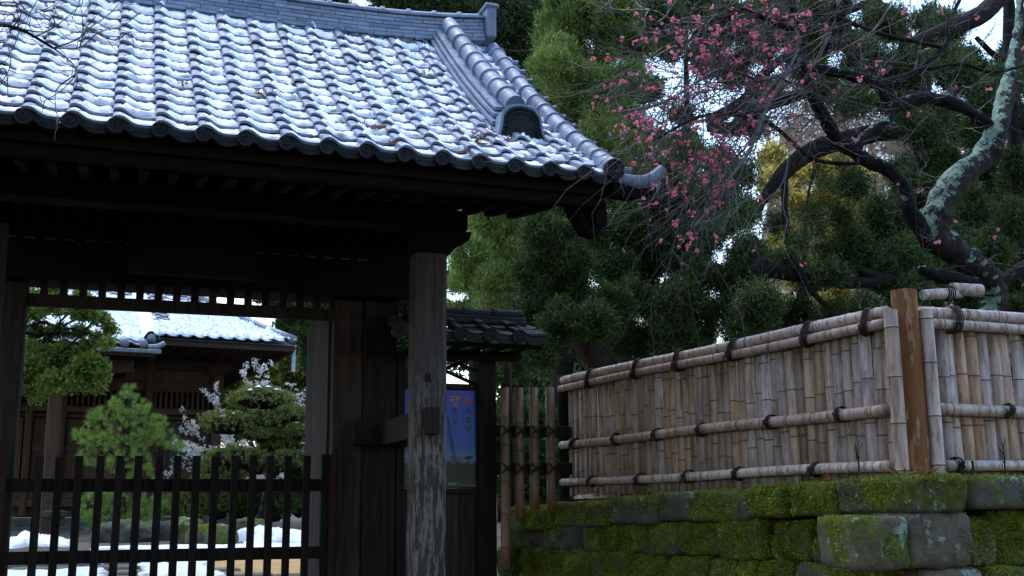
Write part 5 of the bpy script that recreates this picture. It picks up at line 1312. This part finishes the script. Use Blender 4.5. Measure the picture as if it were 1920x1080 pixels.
# wooded hill far behind, rusty with snow caught in the crowns
mm = M()
def hill(a, b):
    x = -120+360*a; y = 60+150*b; m_ = min(1, max(0, (x/y-.60)/.09)); m_ = m_*m_*(3-2*m_)
    return (x, y, gz(x, 44)+82*(1-math.exp(-b*2.6))*(.10+.90*m_)+3*noise.noise(Vector((x*.03, y*.03, 0))))
mm.grid(hill, 40, 14); n = NM('leaf_litter', .95, .2); n.color(n.ramp(n.noise(.2, 6, .8), [(.35, (.03, .035, .02)), (.65, (.12, .07, .045))])); mm.build('hill', n.m, smooth=True, kind='structure')
fw_ = []
P = []
for i in range(2200):
    a, b = rng.uniform(.38, .95), rng.uniform(0, .8)**1.3; x, y, z = hill(a, b); P.append((x, y, z+1.5, 2.4, 2.4, 2.6))
C_, d_ = shell(P, 15000, .6)
V = leaves(C_, d_, 5, .55, .3, spread=.9, size=.4); o = ob('far_wood', tri_mesh('far_wood', V, MAT['rust']), label='far wooded hillside in rust and dull green', category='wood', kind='stuff')
C2 = C_[d_[:, 2] > .45]; C2 = C2[rng.choice(len(C2), min(len(C2), 9000), replace=False)]+np.array([0, 0, .35])
V = leaves(C2, np.tile([[0, 0, .1]], (len(C2), 1)), 5, .5, .38, spread=1.2, size=.25, upb=-.2); o = ob('far_wood_snow', tri_mesh('far_wood_snow', V, MAT['snow']), label='flecks of snow on the crowns of the far wood', category='snow', kind='stuff')

# ================================================================== PINK PLUM TREE
PY_ = 7.9
pbase = atY(1850, 640, PY_)
plum = thing('pink_plum_tree', 'old plum tree with lichen on its bent trunk and pink blossoms on drooping twigs', 'tree', (pbase.x, pbase.y, .02))
def pp(u, v, dy=0): return atY(u, v, PY_+dy)-Vector(plum.location)
def limb(name, L, mat, amp=.02, sub=6, n=12):
    rr = [w/2/2100*8.3 for u, v, w, *_ in L]; p_, r_ = spline([pp(u, v, (d_[0] if d_ else 0)) for u, v, w, *d_ in L], rr, sub)
    mm = M(); r2 = [r*(1+.30*noise.noise(Vector((i*.75, len(L)*1.7, 0)))) for i, r in enumerate(r_)]; mm.tube(p_, r2, n); jitter(mm, amp); mm.build(name, MAT[mat], plum, smooth=True); return p_
br = []
br.append(limb('trunk', [(1845, 660, 60), (1858, 600, 56), (1868, 560, 54), (1850, 520, 60), (1800, 478, 66), (1752, 440, 70), (1765, 385, 66), (1800, 332, 62), (1848, 292, 58), (1870, 240, 52), (1885, 180, 42, .1), (1900, 110, 30, .2), (1912, 30, 22, .3), (1920, -40, 16, .3)], 'bark_l', .035, 8, 16))
br.append(limb('branch', [(1795, 490, 40), (1745, 452, 42), (1710, 405, 34), (1697, 362, 30), (1682, 332, 28), (1640, 305, 30), (1600, 288, 32), (1570, 260, 30), (1545, 215, 30), (1522, 180, 26), (1506, 120, 22), (1500, 50, 18), (1478, 0, 14)], 'bark_m', .03, 6, 12))
br.append(limb('branch', [(1600, 286, 26), (1625, 255, 26), (1662, 228, 28), (1668, 188, 30), (1640, 155, 26), (1590, 142, 22), (1540, 130, 20), (1508, 128, 16)], 'bark_m', .02))
br.append(limb('branch', [(1662, 190, 22), (1655, 160, 22), (1710, 140, 20), (1745, 110, 16), (1775, 80, 13), (1780, 40, 10), (1800, 0, 8)], 'bark', .015))
br.append(limb('branch', [(1665, 205, 30), (1740, 183, 30), (1800, 200, 30), (1840, 225, 28), (1880, 270, 22)], 'bark_m', .03))
br.append(limb('branch', [(1855, 560, 34), (1885, 528, 30), (1920, 498, 26), (1990, 450, 20)], 'bark', .03))
br.append(limb('branch', [(1850, 530, 40), (1790, 525, 30), (1740, 510, 26), (1722, 508, 14)], 'bark_m', .03))
br.append(limb('branch', [(1500, 60, 14), (1440, 38, 12), (1395, 18, 10), (1375, 28, 9), (1320, 45, 8), (1290, 78, 7), (1262, 78, 6), (1238, 50, 5), (1215, 0, 4)], 'bark', .01))
br.append(limb('branch', [(1770, 90, 9), (1700, 75, 10), (1640, 60, 10), (1560, 30, 9), (1500, 28, 7), (1440, 40, 5)], 'bark', .01))
br.append(limb('branch', [(1740, 130, 9), (1800, 120, 9), (1860, 135, 8), (1930, 120, 7)], 'bark', .01))
br.append(limb('branch', [(1640, 305, 9, .2), (1530, 300, 9, .1), (1440, 230, 8, -.1), (1330, 215, 7, -.3), (1230, 260, 5, -.4)], 'bark', .01))
br.append(limb('branch', [(1506, 120, 10), (1430, 150, 8, -.2), (1350, 130, 6, -.3), (1250, 190, 5, -.4), (1160, 210, 4, -.4)], 'twig_g', .01))
br.append(limb('branch', [(1500, 90, 8, 0), (1440, 200, 7, -.3), (1400, 290, 6, -.4), (1330, 380, 4, -.5)], 'twig_g', .01))
g = random.Random(12); mm = M(); mg = M(); tips = []; stt = [p for b in br[1:] for p in b[2:]]
stt_l = [pp(u, v, g.uniform(-.5, .2)) for u, v in [(1500, 60), (1440, 40), (1380, 27), (1320, 45), (1290, 78), (1430, 150), (1350, 130), (1300, 160), (1440, 230), (1400, 222), (1330, 215), (1506, 120), (1520, 170), (1440, 200), (1420, 250), (1400, 290), (1560, 60), (1540, 215), (1250, 190), (1480, 0), (1360, 330)]]
def wt(u, v):        # where twigs end
    return u, v
for i in range(96):
    a = g.choice(stt_l); 
    z_ = g.random()
    if z_ < .42: e = (g.gauss(1235, 80), g.gauss(250, 75))
    elif z_ < .62: e = (g.gauss(1300, 70), g.gauss(395, 55))
    else: e = (g.gauss(1300, 120), g.gauss(90, 70))
    e = (max(1128 if e[1] < 300 else 1215, e[0]), min(480, e[1]))
    twig_tree(mm if i % 4 else mg, a, pp(e[0], e[1], g.uniform(-.9, .3)), .0052, 2, g, tips, .42, 8, .28)
nL = len(tips)
for i in range(150):
    a = g.choice(stt); e = a+Vector((g.uniform(-1, 1), g.uniform(-.6, .3), g.uniform(-.6, 1.)))*g.uniform(.4, 1.1)
    twig_tree(mm if i % 2 else mg, a, e, .0060, 2, g, tips, .6, 7, .45)
mm.build('twigs', MAT['twig'], plum, kind='stuff'); mg.build('pale_twigs', MAT['twig_g'], plum, kind='stuff')
def blossom_mesh(seed, openness):
    g = random.Random(seed); mm = M()
    for k_ in range(5):
        a = k_*2*PI/5+g.uniform(-.15, .15); ca, sa = math.cos(a), math.sin(a); w = .0085; o_ = openness*g.uniform(.8, 1.2)
        r1, r2 = .009*(.5+.5*o_), .016*(.4+.6*o_); h1, h2 = .005+.003*(1-o_), .006+.012*(1-o_)
        pts = [(0, 0, 0)]+[(ca*r1-sa*w*s_, sa*r1+ca*w*s_, h1) for s_ in (-1, 1)]+[(ca*r2+sa*w*.7*-s_, sa*r2+ca*w*.7*s_, h2) for s_ in (1, -1)]
        mm.add(pts, [(0, 1, 2), (1, 4, 3, 2)])
    mm.tube([(0, 0, -.004), (0, 0, .002)], [.002, .005], 5, mi=1)
    return mm.mesh('blossom', [MAT['pink'], MAT['bud']])
bm_ = [blossom_mesh(i, o_) for i, o_ in enumerate((1., .7, .4, .85))]
blobsF = [(1330, 60, 110, 50, 1.3), (1230, 130, 60, 60, .8), (1450, 60, 60, 50, 1.2), (1250, 250, 90, 28, 2), (1300, 320, 60, 40, 2.6), (1290, 460, 45, 18, 2.2), (1350, 150, 60, 50, .9), (1410, 110, 60, 50, 1.2), (1330, 280, 60, 25, 1.6), (1430, 30, 60, 30, 1.), (1260, 150, 60, 50, .6), (1180, 240, 50, 30, 1.4), (1340, 380, 50, 30, 1.4), (1240, 410, 40, 30, 1.), (1380, 250, 80, 30, 1.2)]
camP = Vector((0, 0, 0))
def proj(p): d = Vector(p)+Vector(plum.location); z = d.dot(fw); return 960+FPX*d.dot(rt)/z, 540-FPX*d.dot(up)/z
wts = []
for i, t in enumerate(tips):
    u, v = proj(t); w = .6 if i < nL else .22
    for (cu, cv, su, sv, k_) in blobsF: w += k_*math.exp(-((u-cu)/su)**2-((v-cv)/sv)**2)
    wts.append(w*(1 if u > 1110 and not (u < 1200 and v > 330) else 0))
wts = np.array(wts)/sum(wts); T = np.array([tuple(t) for t in tips])
seeds_ = rng.choice(len(T), 640, p=wts); pos = []
for s_ in seeds_:
    for q in range(int(rng.integers(1, 5))): pos.append(T[s_]+rng.normal(0, .011, 3)+np.array([0, 0, -.004]))
pos = pos[:1450]
st_ = M()
for i, p in enumerate(pos):
    me = bm_[i % 4]; sc = rng.uniform(.75, 1.25)
    e = (rng.uniform(-1.3, 1.3)+PI*.25, rng.uniform(-1.2, 1.2), rng.uniform(0, 6.3))
    if i < 300: ob('blossom', me, plum, loc=tuple(p), rot=e, scale=(sc, sc, sc))
    else:
        Mx = Matrix.Translation(Vector(p)) @ Matrix.Rotation(e[2], 4, 'Z') @ Matrix.Rotation(e[0], 4, 'X') @ Matrix.Scale(sc, 4)
        st_.add([Mx @ v_.co for v_ in me.vertices], [tuple(f.vertices) for f in me.polygons])
st_.build('blossoms', MAT['pink'], plum, kind='stuff')
bd = M()
for s_ in rng.choice(len(T), 900, p=wts): 
    p = Vector(T[s_]+rng.normal(0, .012, 3)); r_ = rng.uniform(.0025, .0055); bd.tube([p-Vector((0, 0, r_)), p, p+Vector((0, 0, r_))], [r_*.5, r_, r_*.4], 5)
bd.build('buds', MAT['bud'], plum, kind='stuff')
# timber props carrying the plum
pr_ = thing('tree_prop', 'weathered log crutch propping the plum trunk behind the fence', 'tree prop', atY(1785, 600, 7.3))
def q3(u, v, y): return atY(u, v, y)-Vector(pr_.location)
mm = M(); mm.tube([q3(1730, 553, 7.2), q3(1762, 551, 7.2), q3(1800, 549, 7.35)], [.042, .045, .045], 14); mm.build('log', MAT['rail'], pr_, smooth=False)
mm = M(); mm.tube([q3(1785, 541, 7.3), q3(1838, 545, 7.3)], [.05, .055], 14); mm.build('log', MAT['rail'], pr_)
mm = M(); b_ = q3(1778, 556, 7.28); mm.tube([b_, Vector((b_.x, b_.y, -pr_.location.z))], .03, 10); mm.build('prop_post', MAT['rail'], pr_)
mm = M(); a_ = q3(1776, 550, 7.24)
for k_ in range(4): mm.tube([a_+Vector((.02*k_-.03+.004*math.cos(t), -.06*math.cos(t), .065*math.sin(t))) for t in np.linspace(0, 2*PI, 12)], .006, 5, cap=False)
mm.build('rope_binding', MAT['bind'], pr_)

# ================================================================== BARE BRANCH in front of the roof, upper left
bb = thing('white_plum_branch', 'dark bare branch with a few white buds hanging before the upper left of the roof', 'branch', (-3.4, 4.6, gz(-3.4, 4.6)))
def b3(u, v, y=5.2): return atY(u, v, y)-Vector(bb.location)
mm = M(); p_, r_ = spline([Vector((0, 0, 0)), Vector((.1, .2, 2.0)), Vector((.3, .4, 3.2)), b3(-150, 30, 5.1), b3(-40, 45), b3(30, 52), b3(100, 90)], [.09, .07, .045, .02, .009, .008, .006], 6); mm.tube(p_, r_, 8); mm.build('main_stem', MAT['bark'], bb, smooth=True)
TW = [[(100, 90), (137, 120), (141, 140), (115, 170), (78, 192)], [(100, 90), (150, 89), (183, 62), (230, 48), (265, 22)], [(30, 52), (55, 25), (70, 0)], [(100, 90), (150, 70), (155, 40), (148, -5)], [(30, 52), (80, 60), (110, 45), (150, 10)], [(-20, 20), (20, 25), (35, 60), (15, 110)], [(-20, 90), (10, 80), (20, 120), (0, 160)],
      [(137, 120), (146, 150), (135, 175)], [(141, 140), (105, 170), (108, 220)], [(60, 70), (95, 55), (100, 35), (60, 20)], [(-20, 5), (30, 5), (60, 25), (100, 10)], [(183, 62), (215, 75), (245, 60), (250, 90)], [(150, 89), (160, 60), (200, 30), (230, 0)], [(20, 55), (40, 25), (20, -5)], [(-20, 140), (10, 130), (15, 185)], [(185, 62), (160, 55), (190, 20)]]
mm = M(); g = random.Random(3); tp = []
for w_ in TW:
    P_3 = [b3(u, v, 5.2+g.uniform(-.15, .15)) for u, v in w_]; P_3[0] = b3(*w_[0], 5.2)
    p_, r_ = spline(P_3, list(np.linspace(.0038, .0016, len(P_3))), 4); mm.tube(p_, r_, 5, cap=False); tp += p_[2:]
    for k_ in range(6):
        a = g.choice(p_); e = a+Vector((g.uniform(-1, 1), g.uniform(-.4, .4), g.uniform(-1, 1)))*.14; q_ = wiggle(a, e, 4, .3, g.randrange(999)); mm.tube(q_, [.0018, .0016, .0014, .0012, .001], 4, cap=False); tp += q_[3:]
mm.build('twigs', MAT['twig'], bb, kind='stuff')
mm = M()
for i in range(70):
    p = g.choice(tp); r_ = .0035; mm.tube([p-Vector((0, 0, r_)), p, p+Vector((0, 0, r_))], [r_*.5, r_, r_*.4], 5)
mm.build('buds', MAT['white_pet'], bb, kind='stuff')
for i, (u, v) in enumerate([(68, 18), (82, 30), (100, 15), (115, 32), (128, 47), (135, 60), (105, 25), (88, 12)]):
    me = blossom_mesh(40+i, .8); me.materials[0] = MAT['white_pet']; p = b3(u, v); ob('blossom', me, bb, loc=p, rot=(g.uniform(-1, 2), g.uniform(-1, 1), 0), scale=(.8, .8, .8))

# ================================================================== FALLEN SPRIGS
def roof_hit(u, v, dz=.05):
    d = ray(u, v); y = 7.5; best = None
    if (d*(7.5/d.y)).z < EZ+.04: return None
    while y < 10.4:
        p = d*(y/d.y)
        if p.z < rz_(y)+dz: return p
        y += .01
    return d*(9/d.y)
def sprig_mesh(seed, size):
    g = random.Random(seed); mm = M(); V = []
    def frond(p, d, L, depth):
        q = p+d*L+Vector((0, 0, -.1*L)); mid = p.lerp(q, .5)+Vector((g.uniform(-1, 1), g.uniform(-1, 1), .6))*L*.10
        mm.tube([p, mid, q], [.0034, .003, .0014], 3, cap=False)
        if depth: 
            for k_ in range(5):
                t = .15+.17*k_; s_ = p.lerp(q, t); dd = (d+Vector((g.uniform(-1, 1), g.uniform(-1, 1), g.uniform(-.1, .7)))*.9).normalized(); frond(s_, dd, L*.45, depth-1)
    for k_ in range(g.randrange(2, 5)):
        a = g.uniform(0, 2*PI); frond(Vector((0, 0, .004)), Vector((math.cos(a), math.sin(a), g.uniform(.05, .55))).normalized(), size*g.uniform(.6, 1.1), 2)
    return mm.mesh('cedar_sprig', MAT['brown'])
def sprig(u, v, size, label, seed):
    p = roof_hit(u, v) or roof_hit(u, v-14) or roof_hit(u, v-30); o = ob('cedar_sprig', sprig_mesh(seed, size), loc=p, rot=(.6, 0, 0), label=label, category='fallen sprig', group='brown cedar sprigs fallen on the gate roof')
for i, (u, v, s_, lb) in enumerate([(622, 262, .10, 'spiky brown sprig near the eave, lowest in the middle of the roof'), (690, 244, .12, 'dense cone-shaped brown sprig just right of the middle of the roof'), (658, 210, .08, 'small brown sprig above the dense cone-shaped one'), (500, 184, .09, 'spiky brown sprig left of the middle of the roof slope'),
    (858, 300, .11, 'loose brown sprig close above the eave discs below the ridge-end plate'), (882, 268, .11, 'flat brown sprig left of the ridge-end plate'), (930, 264, .12, 'wide brown sprig directly beside the foot of the ridge-end plate'), (962, 186, .13, 'big rust-brown sprig wedged between the two tile rolls'), (940, 160, .09, 'small rust-brown sprig higher between the two tile rolls'),
    (770, 105, .08, 'thin brown sprig high on the roof near the descending ridge'), (345, 158, .09, 'thin upright brown sprig on the left part of the slope'), (305, 98, .08, 'small brown sprig under the bare branch tips'), (420, 108, .06, 'tiny brown sprig high on the left half of the slope'), (870, 212, .08, 'thin brown sprig left of the descending ridge courses'), (568, 165, .07, 'small brown sprig with a cone on the upper middle slope'), (730, 285, .07, 'thin brown sprig just above the eave right of the middle'),
    (1160, 310, .10, 'brown sprig caught behind the large end disc'), (820, 282, .08, 'brown sprig on the second tile row left of the loose one'), (800, 140, .08, 'thin curled brown sprig beside the descending ridge, uppermost')]):
    sprig(u, v, s_*1.25, lb, 100+i)
mm = M()
for i in range(320):
    u = rng.uniform(260, 1080)**1.0; v = rng.uniform(70, 310); p = roof_hit(u, v, .055)
    if p is None or p.y > 10.2 or p.z > rz_(p.y)+.1: continue
    a = rng.uniform(0, 6.28); L = rng.uniform(.03, .09); mm.tube([p, p+Vector((math.cos(a)*L*.5, math.sin(a)*L*.5, .6*math.sin(a)*L*.5+.006)), p+Vector((math.cos(a+.5)*L, math.sin(a+.5)*L, .6*math.sin(a+.5)*L))], .0022, 3, cap=False)
mm.build('fallen_needles', MAT['brown'], label='loose brown needles scattered over the snowy roof tiles', category='needles', kind='stuff')
# litter on top of the stone wall
wall_sp = [(1700, 884, .16, 'rust-red dead sprig heaped at the foot of the corner post'), (1735, 886, .12, 'rust-red dead sprig right of the corner post foot'), (1560, 898, .08, 'thin dry twig lying on the cap stones below the bottom rail'), (1190, 925, .07, 'orange dry sprig on the far cap stones'), (1330, 915, .06, 'orange dry sprig near the middle of the cap stones'), (1475, 905, .06, 'small dry sprig where the cap stones meet the rail')]
for i, (u, v, s_, lb) in enumerate(wall_sp):
    if u > 1650: p = atY(u, v, 5.72)
    else: p = at_plane(u, v-2, FC+FN*.16, FN)
    p.z = capz((p-FC).dot(FD))+.004 if u < 1650 else .2
    ob('cedar_sprig', sprig_mesh(200+i, s_), loc=p, label=lb, category='fallen sprig', group='dead sprigs on the stone wall')
for i, (u, v0, v1, lb) in enumerate([(1611, 885, 832, 'bare upright twig growing before the slats left of the corner post'), (1884, 885, 830, 'thin upright twig before the short fence near the right edge'), (1806, 888, 862, 'short cut stub standing before the short fence'), (1822, 888, 864, 'second short cut stub right of the first before the short fence')]):
    a = atY(u, v0, 5.70); b = atY(u-8+i*3, v1, 5.68); t = thing('dry_twig', lb, 'twig', a); mm = M(); mm.tube([(0, 0, -.02), (b-a)*.5+Vector((.01, 0, 0)), b-a], [.007, .005, .003] if i < 2 else [.009, .008, .008], 5)
    if i < 2:
        for k_ in range(4): s_ = (b-a)*(.3+.15*k_); mm.tube([s_, s_+Vector((rng.uniform(-.06, .06), 0, .07))], [.004, .0015], 4)
    mm.build('stem', MAT['bark_r'], t)

# unseen cedars added left of and behind the camera to shade the gate front
def cedar(x, y, h, r, label):
    t = thing('avenue_cedar', label, 'tree', (x, y, gz(x, y)), group='cedars lining the path before the gate')
    mm = M(); mm.tube(wiggle((0, 0, -.2), (0, 0, h), 10, .03, int(x*7)), list(np.linspace(.38, .06, 11)), 12); mm.build('trunk', MAT['bark_r'], t, smooth=True)
    lob = [(rng.normal(0, r*.35), rng.normal(0, r*.35), z, r*.55*(1.25-z/h), r*.55*(1.25-z/h), .9) for z in np.arange(4.2, h, .35)]
    crown(t, lob, 3800, 7, .46, .18, MAT['dark'], inner=.3, size=.25, spread=.8)
cedar(-5.2, 1.2, 15, 4.2, 'tall cedar beside the path left of the gate, nearest the gate')
cedar(-4.2, -5.5, 17, 4.6, 'tall cedar on the left side of the path farther back')
cedar(3.5, -9.5, 16, 4.4, 'tall cedar on the right side of the path farther back')
